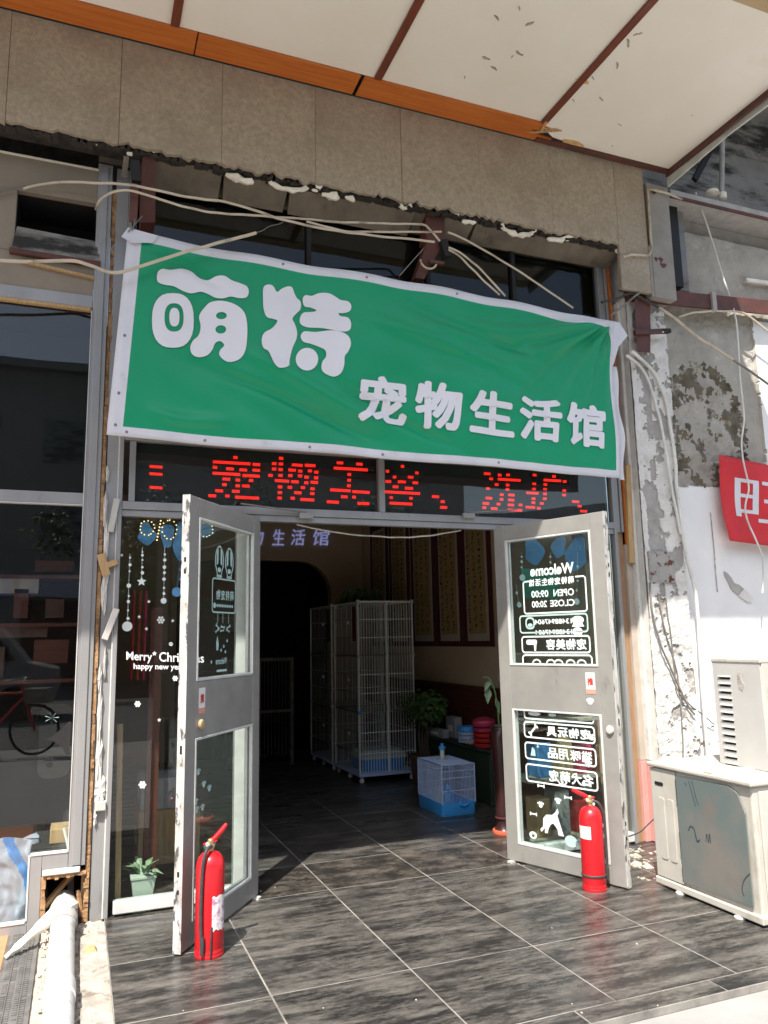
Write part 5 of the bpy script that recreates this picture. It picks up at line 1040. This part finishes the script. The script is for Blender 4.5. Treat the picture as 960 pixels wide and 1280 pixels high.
# ------------------------------------------------------------------ air conditioners
ac = thing('air_conditioner', 'lower cream outdoor unit with a painted teal board covering its long side', 'air conditioner', (3.6, -1.17, 0))
MB().box(3.215, 4.05, -1.545, -.80, .03, .665).build('casing', M['acw'], ac, bevel=.012)
MB().box(3.19, 4.07, -1.565, -.785, .666, .692).build('lid', M['acw'], ac, bevel=.008)
MB().box(3.195, 4.06, -1.562, -.79, .012, .05).build('base_pan', M['acw'], ac, bevel=.006)
MB().box(3.203, 3.2145, -1.005, -.80, .055, .66).build('end_panel', M['acw'], ac, bevel=.004)
for y in (-.955, -.88): MB().prism(rrect(y-.025, y+.025, .16, .50, .012), lambda a, b, d: (d, a, b), 3.199, 3.2028).build('pressed_rib', M['acw'], ac, bevel=.0015)
MB().prism(rrect(-.905, -.835, .565, .585, .008), lambda a, b, d: (d, a, b), 3.2005, 3.2026).build('slot', M['black'], ac)
tb = [(-1.50, .085), (-1.012, .07), (-1.010, .635), (-1.40, .648), (-1.46, .62), (-1.502, .53)]
MB().prism(tb, lambda a, b, d: (d, a, b), 3.199, 3.207).build('painted_board', M['teal'], ac)
pb = [o for o in ac.children if o.name == 'painted_board'][0]
def scrib(pts, wd, nme='scribble'):
    P = catmull([(a, b, 0) for a, b in pts], 5); mb = MB()
    for p, q in zip(P, P[1:]):
        d = (q-p).normalized()*.001; n_ = Vector((-d.y, d.x, 0)).normalized()*wd/2; mb.add([(3.198, p.x-n_.x, p.y-n_.y), (3.198, q.x-n_.x, q.y-n_.y), (3.198, q.x+n_.x, q.y+n_.y), (3.198, p.x+n_.x, p.y+n_.y)], [(0, 1, 2, 3)])
    mb.build(nme, M['marker'], pb)
scrib([(-1.09, .36), (-1.105, .385), (-1.13, .38), (-1.14, .35), (-1.15, .315), (-1.17, .33)], .008); scrib([(-1.215, .33), (-1.225, .37), (-1.235, .33), (-1.245, .375), (-1.25, .33)], .006)
scrib([(-1.12, .63), (-1.14, .56), (-1.16, .50)], .005); scrib([(-1.145, .635), (-1.16, .57), (-1.18, .51)], .005); scrib([(-1.10, .60), (-1.09, .615)], .006)
scrib([(-1.50, .24), (-1.46, .20), (-1.44, .15), (-1.45, .12)], .006)
for z0, z1 in ((.48, .62), (.20, .34), (.06, .15)): MB().box(3.199, 3.208, -1.018, -1.004, z0, z1).build('clip', M['acw'], ac, bevel=.002)
MB().box(3.25, 3.36, -1.558, -1.545, .05, .64).build('corner_post', M['acw'], ac, bevel=.006)
MB().box(3.37, 4.0, -1.552, -1.5455, .06, .64).build('front_grille', M['black'], ac)
MB().prism([(3.375, .30), (3.46, .20), (3.48, .26), (3.40, .36), (3.372, .36)], lambda a, b, d: (a, d, b), -1.557, -1.5525).build('pink_sticker', mat('magenta', (.7, .03, .3), (.6, .02, .25), 6), ac)
MB().box(3.195, 4.0, -1.30, -1.24, .692, .698).build('strip_on_lid', M['acw'], ac)
for k, (y, x) in enumerate(((-.98, 3.23), (-1.40, 3.23), (-.98, 3.9), (-1.40, 3.9))): MB().lathe([(.028, -.002), (.03, .006), (.02, .013)], (x-.02, y, 0), 12).build('foot', M['card'], ac, smooth=True)
au = thing('air_conditioner', 'upper grey outdoor unit with a column of louvre slots, stacked on the other', 'air conditioner', (3.9, -1.2, .69))
y0, y1, z0, z1 = -1.40, -1.055, .695, 1.27
sl_ = [z1-.075-.0405*k for k in range(13)]; edges = []
MB().box(3.512, 4.25, y0+.004, y1, z0, z1).build('casing', M['acw'], au, bevel=.006)
MB().box(3.495, 4.26, y0-.01, y1+.006, z1, z1+.022).build('lid', M['acw'], au, bevel=.005)
mb = MB(); cur = z1                                                # louvred end panel with real slots
ya, yb = y1-.13, y1-.045
mb.box(3.50, 3.511, y0, ya, z0, z1); mb.box(3.50, 3.511, yb, y1, z0, z1)
for z in sl_+[None]:
    top = cur; bot = z if z else z0
    if top-bot > .001: mb.box(3.50, 3.511, ya, yb, bot, top)
    if z: cur = z-.022
mb.build('louvre_panel', M['acg'], au)
MB().box(3.5112, 3.5118, ya-.01, yb+.01, z0+.02, z1-.02).build('slot_backing', M['black'], au)
for z in sl_: MB().hexa([(3.494, ya-.004, z-.010), (3.494, yb+.004, z-.010), (3.503, yb+.004, z-.001), (3.503, ya-.004, z-.001), (3.492, ya-.004, z-.007), (3.492, yb+.004, z-.007), (3.502, yb+.004, z+.003), (3.502, ya-.004, z+.003)]).build('louvre', M['acg'], au)
MB().prism([(-1.24, 1.21), (-1.262, 1.215), (-1.27, 1.17), (-1.285, 1.15), (-1.27, 1.115), (-1.245, 1.125), (-1.24, 1.16)], lambda a, b, d: (d, a, b), 3.4975, 3.4998).build('torn_sticker', M['cement'], au)
MB().box(3.51, 3.56, y0-.008, y0+.003, z0, z1).build('front_corner', M['acw'], au, bevel=.004); MB().box(3.575, 4.24, y0-.006, y0+.003, z0+.03, z1-.03).build('front_panel', M['acw'], au, bevel=.01)
mb = MB(); cc = Vector((3.92, y0-.012, .98))
for r_ in (.05, .1, .15, .2, .24): mb.tube([cc+Vector((r_*math.cos(t), 0, r_*math.sin(t))) for t in [2*math.pi*k/28 for k in range(29)]], .004, 6)
struct(mb.build('fan_guard', M['cordg'], au), 'stuff')
MB().box(3.62, 3.64, y0-.012, y0-.006, .75, 1.2).build('dark_groove', M['cordg'], au)
tag(MB().tube(catmull([(3.72, -.93, .70), (3.70, -.90, .80), (3.74, -.86, .92), (3.80, -.82, .86), (3.82, -.75, .72)], 5), .016, 8).build('coolant_hose', M['hose'], smooth=True), 'black hose bundle behind the upper air conditioner', 'hose')

# ------------------------------------------------------------------ inside the shop
def cage(label, x0, x1, y0, y1, accents, tray):
    c = thing('pet_cage', label, 'pet cage', (x0, y0, 0), 0, 'tall wire pet cages inside the shop')
    tiers = [.085, .70, 1.265, 1.83]
    MB().box(x0-.01, x1+.01, y0-.01, y1+.01, .065, .10).build('base_tray', M['blued'], c, bevel=.006)
    for x in (x0+.03, x1-.03):
        for y in (y0+.03, (y0+y1)/2, y1-.03):
            mb = MB(); mb.lathe([(.01, .065), (.012, .05)], (x, y, 0), 8); mb.lathe([(.001, .0), (.02, .006), (.026, .026), (.02, .046), (.004, .052)], (x, y, 0), 10); mb.build('castor', M['card'], c, smooth=True)
    for x in (x0, x1):
        for y in (y0, y1): MB().bar((x, y, .09), (x, y, 1.83), .014, .014, up=(1, 0, 0)).build('corner_post', M['wire'], c)
    for k in range(3):
        za, zb = tiers[k], tiers[k+1]
        for nme, fix, a0, a1, ax in (('front', y0, x0, x1, 0), ('back', y1, x0, x1, 0), ('left', x0, y0, y1, 1), ('right', x1, y0, y1, 1)):
            mb = MB(); P = (lambda a, z: (a, fix, z)) if ax == 0 else (lambda a, z: (fix, a, z)); n = int((a1-a0)/(.03 if nme == 'front' else .055)); bw = .0055 if nme == 'front' else .0036
            for i in range(1, n): a = a0+(a1-a0)*i/n; mb.bar(P(a, za), P(a, zb), bw, bw, up=(1, 0, 0) if ax == 1 else (0, 1, 0))
            for i in range(4): z = za+(zb-za)*i/3; mb.bar(P(a0, z), P(a1, z), .008, .008)
            if ax == 0 and nme == 'front': a = a0+(a1-a0)*.52; mb.bar(P(a, za), P(a, zb), .014, .012, up=(0, 1, 0))
            struct(mb.build('wire_panel', M['wire'] if nme == 'front' else M['cagep'], c), 'stuff')
        MB().box(x0, x1, y0, y1, zb-.012, zb-.004).build('shelf_floor', M['cagep'] if k < 2 else M['wire'], c)
        for x in (x0, x1): MB().box(x-.016, x+.016, y0-.018, y0+.018, zb-.02, zb+.015).build('clip', M[accents[k]], c, bevel=.004)
    MB().box(x0-.007, x0-.005, y0+.06, y0+.17, 1.42, 1.78).build('red_poster', M['maroon'], c)
    for z in (.45, 1.0, 1.6): MB().box(x0-.02, x0-.004, y0+.28, y0+.32, z, z+.03).build('latch', M['wire'], c)
    if tray:
        mb = MB(); rp = rrect(x0+.04, x1-.05, y0+.05, y0+.5, .08); n = len(rp); cx, cy = (x0+x1)/2, y0+.27
        mb.v = [(cx+(a-cx)*s, cy+(b-cy)*s, z) for s, z in ((.86, .10), (.97, .22), (1.0, .222), (1.0, .25), (.80, .30), (.74, .295)) for a, b in rp]
        mb.f = [(k*n+i, k*n+(i+1) % n, (k+1)*n+(i+1) % n, (k+1)*n+i) for k in range(5) for i in range(n)]; mb.m = [1 if k < 1 else 0 for k in range(5) for i in range(n)]
        mb.build('litter_tray', [M['tray'], M['bluep']], c, smooth=True)
cage('tall three storey wire cage with a blue litter tray near the calligraphy scrolls', 2.70, 3.31, 2.95, 3.74, ('bluep', 'tray', 'tray'), True)
cage('tall three storey wire cage standing behind the one with the litter tray', 2.70, 3.31, 3.86, 4.72, ('wire', 'wire', 'wire'), False)
tg = thing('toy_bundle', 'dark bundle lying on top of the tall cage', 'bundle', (2.95, 3.8, 1.83))
mb = MB()
for k in range(9): mb.tube(catmull([(2.75+.09*k*.6, 3.7+.2*rnd.random(), 1.83), (2.85+.05*k, 3.75, 1.95+.06*rnd.random()), (2.95+.04*k, 3.8+.1*rnd.random(), 1.84)], 4), .03, 7)
mb.build('bundle_cloth', M['leaf'], tg, smooth=True)
# small blue cage
sc_ = thing('hamster_cage', 'small blue wire cage with a water bottle on its roof, on the shop floor', 'small cage', (2.96, 1.5, 0))
x0, x1, y0, y1, zt = 2.815, 3.115, 1.275, 1.755, .405
mb = MB(); rp = rrect(x0-.008, x1+.008, y0-.008, y1+.008, .03); n = len(rp); cx, cy = (x0+x1)/2, (y0+y1)/2
mb.v = [(cx+(a-cx)*s, cy+(b-cy)*s, z) for s, z in ((.95, .0), (.98, .012), (1.0, .105), (.985, .106), (.97, .02)) for a, b in rp]
mb.f = [(k*n+i, k*n+(i+1) % n, (k+1)*n+(i+1) % n, (k+1)*n+i) for k in range(4) for i in range(n)]+[tuple(range(n))[::-1], tuple(4*n+i for i in range(n))]; mb.m = [0]*len(mb.f); mb.build('tray', M['bluep'], sc_, smooth=True)
for nme, fix, a0, a1, ax in (('f', y0, x0, x1, 0), ('b', y1, x0, x1, 0), ('l', x0, y0, y1, 1), ('r', x1, y0, y1, 1)):
    mb = MB(); P = (lambda a, z: (a, fix, z)) if ax == 0 else (lambda a, z: (fix, a, z)); n = int((a1-a0)/.0125)
    for i in range(n+1): a = a0+(a1-a0)*i/n; mb.bar(P(a, .09), P(a, zt), .0024, .0024, up=(1, 0, 0) if ax else (0, 1, 0))
    for z in (.1, .2, .30, .355, zt): mb.bar(P(a0, z), P(a1, z), .004, .004)
    struct(mb.build('wire_panel', M['blued'], sc_), 'stuff')
mb = MB()
for i in range(40): y = y0+(y1-y0)*i/39; mb.bar((x0, y, zt), (x1, y, zt), .003, .003)
for i in range(9): x = x0+(x1-x0)*i/8; mb.bar((x, y0, zt), (x, y1, zt), .004, .004)
struct(mb.build('roof_wire', M['blued'], sc_), 'stuff')
for a in ((x0, y0), (x1, y0), (x0, y1), (x1, y1)): MB().bar((*a, .1), (*a, zt), .007, .007, up=(1, 0, 0)).build('corner_wire', M['blued'], sc_)
mb = MB(); mb.lathe([(.045, zt), (.045, zt+.01), (.02, zt+.015), (.02, zt+.085), (.018, zt+.09)], (2.96, 1.56, 0), 14); mb.build('water_bottle', M['tray'], sc_, smooth=True)
MB().lathe([(.024, zt+.085), (.03, zt+.088), (.03, zt+.11), (.014, zt+.112), (.014, zt+.135)], (2.96, 1.56, 0), 12).build('bottle_cap', M['bluep'], sc_, smooth=True)
MB().lathe([(.05, .11), (.045, .16), (.02, .17), (.018, .20), (.04, .205), (.01, .235)], (2.90, 1.36, 0), 12).build('feeder', M['bluep'], sc_, smooth=True)
MB().box(x0+.004, x0+.012, y0+.02, y0+.2, .10, .2).build('green_toy', M['leafl'], sc_); MB().tube([(2.98, y0-.012, .13), (2.96, y0-.02, .09), (3.0, y0-.02, .075), (3.04, y0-.02, .09), (3.03, y0-.012, .13)], .007, 6).build('latch', M['bluep'], sc_)
# scrolls on the right-hand wall
rs_ = random.Random(5)
for i, (a, b) in enumerate(((1.80, 2.40), (2.42, 3.03), (3.06, 3.72), (3.78, 4.4), (4.46, 5.08))):
    lab = ['nearest', 'second', 'third', 'fourth', 'farthest'][i]
    s_ = thing('calligraphy_scroll', f'{lab} of the hanging calligraphy scrolls counted from the right door', 'scroll', (3.65, (a+b)/2, 1.35), 0, 'hanging calligraphy scrolls on the inner wall')
    MB().box(3.645, 3.658, a, b, 1.345, 2.95).build('mount', M['maroon'], s_); MB().box(3.641, 3.6448, a+.075, b-.085, 1.40, 2.86).build('border', M['scrollm'], s_); MB().box(3.637, 3.6408, a+.11, b-.12, 1.47, 2.82).build('paper', M['scroll'], s_)
    mb = MB()
    for c in range(3):
        y = a+.20+.13*c*(b-a)/.62; z = 2.76
        while z > 1.53:
            h = rs_.uniform(.03, .06)
            for k in range(3):
                yy, zz_ = y+rs_.uniform(-.02, .02), z-rs_.uniform(0, h); mb.add([(3.6365, yy-rs_.uniform(.008, .02), zz_), (3.6365, yy+.006, zz_-rs_.uniform(.006, .02)), (3.6365, yy+rs_.uniform(.01, .02), zz_+.004), (3.6365, yy, zz_+rs_.uniform(.006, .014))], [(0, 1, 2, 3)])
            z -= h+rs_.uniform(.014, .03)
    struct(mb.build('brush_writing', M['ink'], s_), 'stuff')
    MB().box(3.655, 3.664, b+.002, b+.012, 1.345, 2.95).build('side_strip', M['scrollm'], s_)
# letters on the back wall over the arch
sg_ = thing('wall_letters', 'lilac glowing shop name letters on the wall above the inner arch', 'sign letters', (2.6, 5.4, 2.75))
YW = 5.44
for ch, x0, x1 in (('萌', 262, 281), ('特', 283, 301), ('宠', 303, 320), ('物', 308, 329), ('生', 341, 355.5), ('活', 364, 381), ('馆', 391, 411)):
    if ch in '萌特宠': continue
    pa, pb = S(x0, 681.5 if ch != '物' else 682, y=YW), S(x1, 662 if ch != '馆' else 663, y=YW)
    vs0, fs0, _ = glyphs(ch, 0); mb = MB(); f_ = lambda d: [(pa.x+(pb.x-pa.x)*(a+.12*b-.06), d, pa.z+(pb.z-pa.z)*b) for a, b in vs0]
    n = len(vs0); mb.add(f_(YW-.02), fs0); mb.add(f_(YW), fs0); mb.build('letter', M['sign'], sg_)
# counter with goods
ct = thing('display_counter', 'low counter draped in dark green cloth along the inner right wall', 'counter', (3.5, 2.3, 0))
MB().box(3.36, 3.60, 1.45, 3.1, .0, .44).build('cloth_drape', M['counter'], ct, bevel=.01); MB().box(3.34, 3.605, 1.43, 3.12, .441, .46).build('counter_top', M['counter'], ct, bevel=.006)
def carton(label, x, y, w_, d_, h_, m, z=.461, rz=0, nm='carton', cat='box'):
    t = thing(nm, label, cat, (x, y, z), rz); MB().box(-w_/2, w_/2, -d_/2, d_/2, 0, h_).build('carton_body', M[m], t, bevel=.004, local=True); MB().box(-w_/2-.0015, w_/2+.0015, -d_/2*.5, d_/2*.5, h_*.3, h_*.6).build('carton_label', M['card' if m != 'card' else 'bluew'], t, local=True)
carton('upright grey carton standing at the back of the green counter', 3.52, 2.45, .08, .20, .20, 'box')
carton('long pale carton lying along the front edge of the green counter', 3.41, 2.62, .07, .42, .08, 'box')
carton('small reddish carton at the far end of the green counter', 3.5, 2.95, .08, .14, .12, 'maroon')
tb_ = thing('plastic_tub', 'stack of clear tubs with a blue lid on the green counter', 'tub', (3.46, 2.05, .46))
for k in range(3): MB().lathe([(.06, .035*k), (.085, .035*k+.002), (.09, .035*k+.03), (.06, .035*k+.031)], n=18).build('tub', M['blued'], tb_, smooth=True, local=True)
MB().lathe([(.092, .106), (.095, .11), (.09, .15), (.03, .155)], n=18).build('lid', M['bluep'], tb_, smooth=True, local=True)
dt_ = tag(MB().lathe([(.03, 0), (.10, .025), (.105, .035), (.09, .034), (.03, .012)], (3.42, 1.87, .461), 20).build('white_dish', M['card'], smooth=True), 'shallow white dish at the front edge of the green counter', 'dish')
pb_ = thing('plastic_basket_stack', 'pink and red stacked plastic bowls next to the right door', 'bowl stack', (3.43, 1.66, .46))
for k, m in enumerate(('redb', 'redb', 'redb', 'pinkb', 'pinkb')): MB().lathe([(.06, .045*k), (.095, .045*k+.01), (.105, .045*k+.042), (.085, .045*k+.044), (.05, .045*k+.012)], n=20).build('bowl', M[m], pb_, smooth=True, local=True)
MB().lathe([(.105, .222), (.10, .24), (.05, .262), (.01, .268)], n=20).build('lid', M['pinkb'], pb_, smooth=True, local=True)
# plants
def leaf(mb, p, d, l, w_, mi=0, droop=.3):
    d = Vector(d).normalized(); s = d.cross(Vector((0, 0, 1)));  s = s.normalized() if s.length > .01 else Vector((1, 0, 0)); up = s.cross(d); p = Vector(p); m1 = p+d*l*.5+up*l*.08; e = p+d*l-Vector((0, 0, l*droop))
    mb.add([p, m1-s*w_/2-up*w_*.12, m1, m1+s*w_/2-up*w_*.12, e], [(0, 2, 1), (0, 3, 2), (1, 2, 4), (2, 3, 4)], mi)
ft = thing('potted_tree', 'small dark leafy tree in a brown pot beside the front cage', 'potted plant', (3.42, 3.3, 0))
MB().lathe([(.10, 0), (.12, .01), (.155, .27), (.165, .272), (.165, .30), (.14, .30), (.135, .26)], (3.42, 3.3, 0), 20).build('pot', M['potb'], ft, smooth=True); MB().lathe([(.137, .262), (.05, .27), (.001, .272)], (3.42, 3.3, 0), 16).build('soil', M['soil'], ft)
for k in range(4): MB().tube(catmull([(3.42+.03*k-.04, 3.3, .26), (3.40+.04*k-.05, 3.28+.02*k, .45), (3.36+.07*k, 3.26+.03*k, .68)], 4), [.013-.0005*j for j in range(9)], 7).build('stem', M['bark'], ft, smooth=True)
mb = MB(); r2 = random.Random(11)
for k in range(560):
    a, b = r2.uniform(0, 6.28), r2.uniform(-1, 1); rr = (.5+.5*r2.random())*(1+.3*math.sin(3*a)); c = Vector((3.44+.20*rr*math.cos(a)*math.sqrt(1-b*b), 3.28+.24*rr*math.sin(a)*math.sqrt(1-b*b), .76+.17*b*rr)); leaf(mb, c, (math.cos(a)+r2.uniform(-.6, .6), math.sin(a)+r2.uniform(-.6, .6), r2.uniform(-.3, .6)), .09, .045)
struct(mb.build('foliage', M['leaf'], ft), 'stuff')
q = S(530, 900, y=2.6); ft.location = (q.x, 2.6, 0)
vs2 = thing('floor_vase', 'tall dark floor vase with an orange foot and trailing leaves inside the right door', 'vase', (3.0, .62, 0))
MB().lathe([(.075, .03), (.055, .06), (.055, .10), (.062, .12), (.058, .16), (.062, .35), (.075, .58), (.085, .70), (.07, .74), (.082, .77), (.075, .775), (.06, .74)], (3.005, .62, 0), 22).build('vase_body', M['vase'], vs2, smooth=True)
MB().lathe([(.085, 0), (.09, .012), (.085, .03), (.06, .034)], (3.005, .62, 0), 22).build('foot', M['vaserim'], vs2, smooth=True); MB().lathe([(.0565, .105), (.066, .112), (.066, .12), (.06, .124)], (3.005, .62, 0), 20).build('band', M['maroon'], vs2, smooth=True)
mb = MB()
for px, py, dx, dz in ((611, 858, -.3, -1), (614, 848, -.6, -.6), (622, 843, .2, -.8), (619, 870, .1, -1), (625, 852, .4, -.6)): leaf(mb, S(px, py, y=.72), (dx, -.3, dz), .13, .06, droop=.1)
mb.build('trailing_leaf', M['leafl'], vs2); MB().tube(catmull([(3.0, .62, .74), (2.99, .64, 1.0), (2.97, .70, 1.12), (2.93, .72, 1.13)], 5), .006, 6).build('stem', M['leaf'], vs2, smooth=True)
pp = thing('window_plant', 'small leafy plant in a pale tapered pot behind the side window sill', 'potted plant', (.40, .1, 0))
q = S(178, 1117, y=.12); bx, bz = q.x, .0; hp = S(178, 1093, y=.12).z
MB().hexa([(bx-.045, .075, bz), (bx+.045, .075, bz), (bx+.045, .165, bz), (bx-.045, .165, bz), (bx-.065, .055, hp-.01), (bx+.065, .055, hp-.01), (bx+.065, .185, hp-.01), (bx-.065, .185, hp-.01)]).build('pot', M['pot'], pp, bevel=.004)
MB().box(bx-.07, bx+.07, .05, .19, hp-.0099, hp+.006).build('rim', M['pot'], pp, bevel=.003)
mb = MB()
for k in range(17):
    a = r2.uniform(0, 6.28); leaf(mb, (bx+.02*math.cos(a), .12+.02*math.sin(a), hp+.005), (math.cos(a), math.sin(a), r2.uniform(.3, 1.6)), r2.uniform(.08, .17), .04, droop=r2.uniform(.05, .35))
mb.build('foliage', M['leafl'], pp)
# goods behind the side windows
for px, m, lab, yy in ((173, 'redb', 'thin red hanging rod behind the decorated side window, leftmost', .5), (181, 'vaserim', 'thin orange hanging rod behind the decorated side window', .52), (188, 'pinkb', 'thin crimson hanging rod nearest the left door behind the side window', .5)):
    a, b = S(px-5, 738, y=yy), S(px-9, 850, y=yy); tag(MB().tube([a, b], .009, 8).build('hanging_rod', M[m], smooth=True), lab, 'rod', 'rods hanging behind the side window')
tag(MB().bar(S(150, 905, y=.1), S(147, 1125, y=.1), .03, .03, up=(0, 1, 0)).build('wooden_pole', M['tanwood']), 'raw wooden pole standing behind the left edge of the side window', 'pole')
tag(MB().bar(S(196, 760, y=.35), S(186, 1090, y=.35), .07, .07, up=(0, 1, 0)).build('dark_post', M['mahog']), 'dark wooden post standing in the middle behind the side window', 'post')
carton('kraft carton standing behind the lower half of the side window', .62, 1.1, .4, .4, .34, 'tanwood', z=0)
carton('grey carton standing on the kraft carton behind the side window', .6, 1.1, .34, .34, .2, 'box', z=.342)
sh = thing('goods_shelf', 'shelf of pet goods behind the glass covered by the right door', 'shelf', (3.3, .45, 0))
for z in (.02, .42, .82): MB().box(2.98, 3.6, .2, .5, z, z+.02).build('shelf_board', M['palebeige'], sh)
for k, (x, z, h_, m) in enumerate(((3.12, .04, .26, 'tanwood'), (3.28, .04, .3, 'box'), (3.45, .04, .22, 'redb'), (3.15, .44, .24, 'bluew'), (3.33, .44, .28, 'tanwood'), (3.5, .44, .2, 'pinkb'))): MB().box(x-.06, x+.06, .25, .4, z, z+h_).build('packet', M[m], sh, bevel=.01)
rk = thing('metal_gate', 'low grey metal gate in front of the dark arch', 'gate', (2.2, 4.5, 0))
MB().bar((1.6, 4.5, 1.22), (2.42, 4.5, 1.22), .03, .04).build('top_rail', M['cordg'], rk); MB().bar((1.6, 4.5, .62), (2.42, 4.5, .62), .02, .03).build('mid_rail', M['cordg'], rk)
for x in (1.62, 2.0, 2.4): MB().bar((x, 4.5, 0), (x, 4.5, 1.2), .035, .035, up=(0, 1, 0)).build('upright', M['cordg'], rk)
mb = MB()
for k in range(18): x = 1.64+.043*k; mb.bar((x, 4.5, .1), (x, 4.5, 1.2), .006, .006, up=(0, 1, 0))
struct(mb.build('bar', M['cordg'], rk), 'stuff')

# ------------------------------------------------------------------ across the street, seen only mirrored in the panes
ob_ = thing('street_building', 'pale two storey building across the street mirrored in the shop panes', 'building', (-6, -24, 0))
MB().box(-30, 15, -34, -24, -.03, 11.0).build('wall', M['bldg'], ob_); MB().box(-30.3, 15.3, -34, -23.6, 11.01, 11.3).build('parapet', M['greyc'], ob_)
MB().box(15.4, 45, -34, -25, -.03, 6.2).build('side_wing', M['bldg'], ob_); MB().prism([(15.2, 6.21), (45, 6.21), (45, 6.5), (30, 8.4), (15.2, 6.5)], lambda x, z, d: (x, d, z), -34, -24.6).build('roof', M['greyc'], ob_)
for k in range(16):
    x = -28.5+2.7*k
    for zf in (4.6, 7.6):
        f_ = MB().box(x, x+1.5, -24.06, -23.98, zf, zf+1.7).build('window', M['alu'], ob_); MB().box(x+.08, x+1.42, -23.985, -23.96, zf+.08, zf+1.62).build('pane', M['stain'], f_)
    MB().box(x-.3, x+1.9, -24.05, -23.98, .0, 2.9).build('shutter', M['steel' if k % 3 else 'alu'], ob_)
    MB().box(x-.4, x+2.0, -24.0, -23.9, 3.0, 3.8).build('shop_sign', M[('redcloth', 'bluew', 'bwhite', 'green')[k % 4]], ob_)
def tree(label, x, y, h, seed):
    t = thing('street_tree', label, 'tree', (x, y, 0), 0, 'trees across the street'); r3 = random.Random(seed)
    MB().tube(catmull([(x, y, -.03), (x+.1, y, h*.3), (x-.05, y+.1, h*.6)], 4), [.17-.008*j for j in range(9)], 9).build('trunk', M['bark'], t, smooth=True)
    for k in range(6): a = k*1.05; MB().tube([(x, y, h*(.4+.03*k)), (x+.5*math.cos(a), y+.5*math.sin(a), h*.6), (x+1.2*math.cos(a), y+1.2*math.sin(a), h*.8)], [.08, .06, .02], 6).build('limb', M['bark'], t, smooth=True)
    mb = MB(); cl = [(Vector((x+r3.gauss(0, .9), y+r3.gauss(0, .9), h*.75+r3.gauss(0, h*.11))), r3.uniform(.5, .9)) for k in range(16)]
    for k in range(2600):
        c, r_ = r3.choice(cl); v = Vector((r3.gauss(0, 1), r3.gauss(0, 1), r3.gauss(0, 1))).normalized()*r_*r3.random()**.4; leaf(mb, c+v, (r3.gauss(0, 1), r3.gauss(0, 1), r3.gauss(0, .5)), .22, .12)
    struct(mb.build('crown', M['leaft'], t), 'stuff')
tree('leafy street tree left of the silver van across the street', -6.5, -17, 5.6, 1); tree('leafy street tree right of the silver van across the street', 2.5, -18, 6.2, 2); tree('leafy street tree at the far right across the street', 9, -17.5, 5.4, 3)
vn = thing('parked_van', 'silver van parked across the street mirrored in the left shop window', 'van', (-2.5, -13, 0))
pv = [(-2.2, .35), (2.1, .35), (2.2, .6), (2.15, .95), (1.6, 1.1), (1.05, 1.8), (-2.1, 1.85), (-2.25, 1.7)]
MB().prism(pv, lambda a, b, d: (-2.5+a, -13+d, b), -.85, .85).build('body', M['carw'], vn, bevel=.05)
MB().prism([(-2.0, 1.15), (1.4, 1.15), (1.0, 1.68), (-2.0, 1.7)], lambda a, b, d: (-2.5+a, -13+d, b), .86, .87).build('window', M['black'], vn)
for x in (-3.8, -1.1):
    for y in (-13.75, -12.25): MB().lathe([(.1, -.1), (.33, -.1), (.34, 0), (.33, .1), (.1, .1)], (x, y, .33), 18, M=Matrix.Rotation(R(90), 3, 'X')).build('wheel', M['tyre'], vn, smooth=True)

# bicycles parked behind the viewer, mirrored low in the left shop window
bk = thing('bicycle', 'red bicycle parked on the pavement, mirrored low in the left shop window', 'bicycle', (-1.0, -7.2, 0), .25, 'bicycles on the pavement')
for x in (-.52, .52):
    w_ = MB().tube([(x+.31*math.cos(t), 0, .32+.31*math.sin(t)) for t in [2*math.pi*k/26 for k in range(27)]], .02, 7).build('wheel', M['tyre'], bk, smooth=True, local=True)
    mb = MB()
    for k in range(9): a = math.pi*k/9; mb.tube([(x-.29*math.cos(a), 0, .32-.29*math.sin(a)), (x+.29*math.cos(a), 0, .32+.29*math.sin(a))], .003, 4)
    struct(mb.build('spoke', M['flash'], w_, local=True), 'stuff')
mb = MB()
for a, b in (((-.52, 0, .32), (-.05, 0, .30)), ((-.05, 0, .30), (.36, 0, .72)), ((-.2, 0, .78), (.34, 0, .80)), ((-.05, 0, .30), (-.2, 0, .84)), ((-.52, 0, .32), (-.19, 0, .76)), ((.52, 0, .32), (.33, 0, .92))): mb.tube([a, b], .018, 8)
mb.build('frame', M['red'], bk, local=True)
MB().tube(catmull([(.2, -.27, .98), (.32, -.2, 1.0), (.34, 0, .94), (.32, .2, 1.0), (.2, .27, .98)], 4), .013, 7).build('handlebar', M['alu'], bk, smooth=True, local=True)
MB().prism([(-.34, -.07), (-.34, .07), (-.1, .03), (-.02, .0), (-.1, -.03)], lambda a, b, d: (a, b, d), .85, .90).build('saddle', M['hose'], bk, bevel=.01, local=True)
MB().box(.42, .70, -.15, .15, .66, .86).build('basket', M['cordg'], bk, bevel=.01, local=True)
copy_tree(bk, (-2.3, -7.6, 0), -.5, 'second red bicycle on the pavement, farther along in the mirrored street')
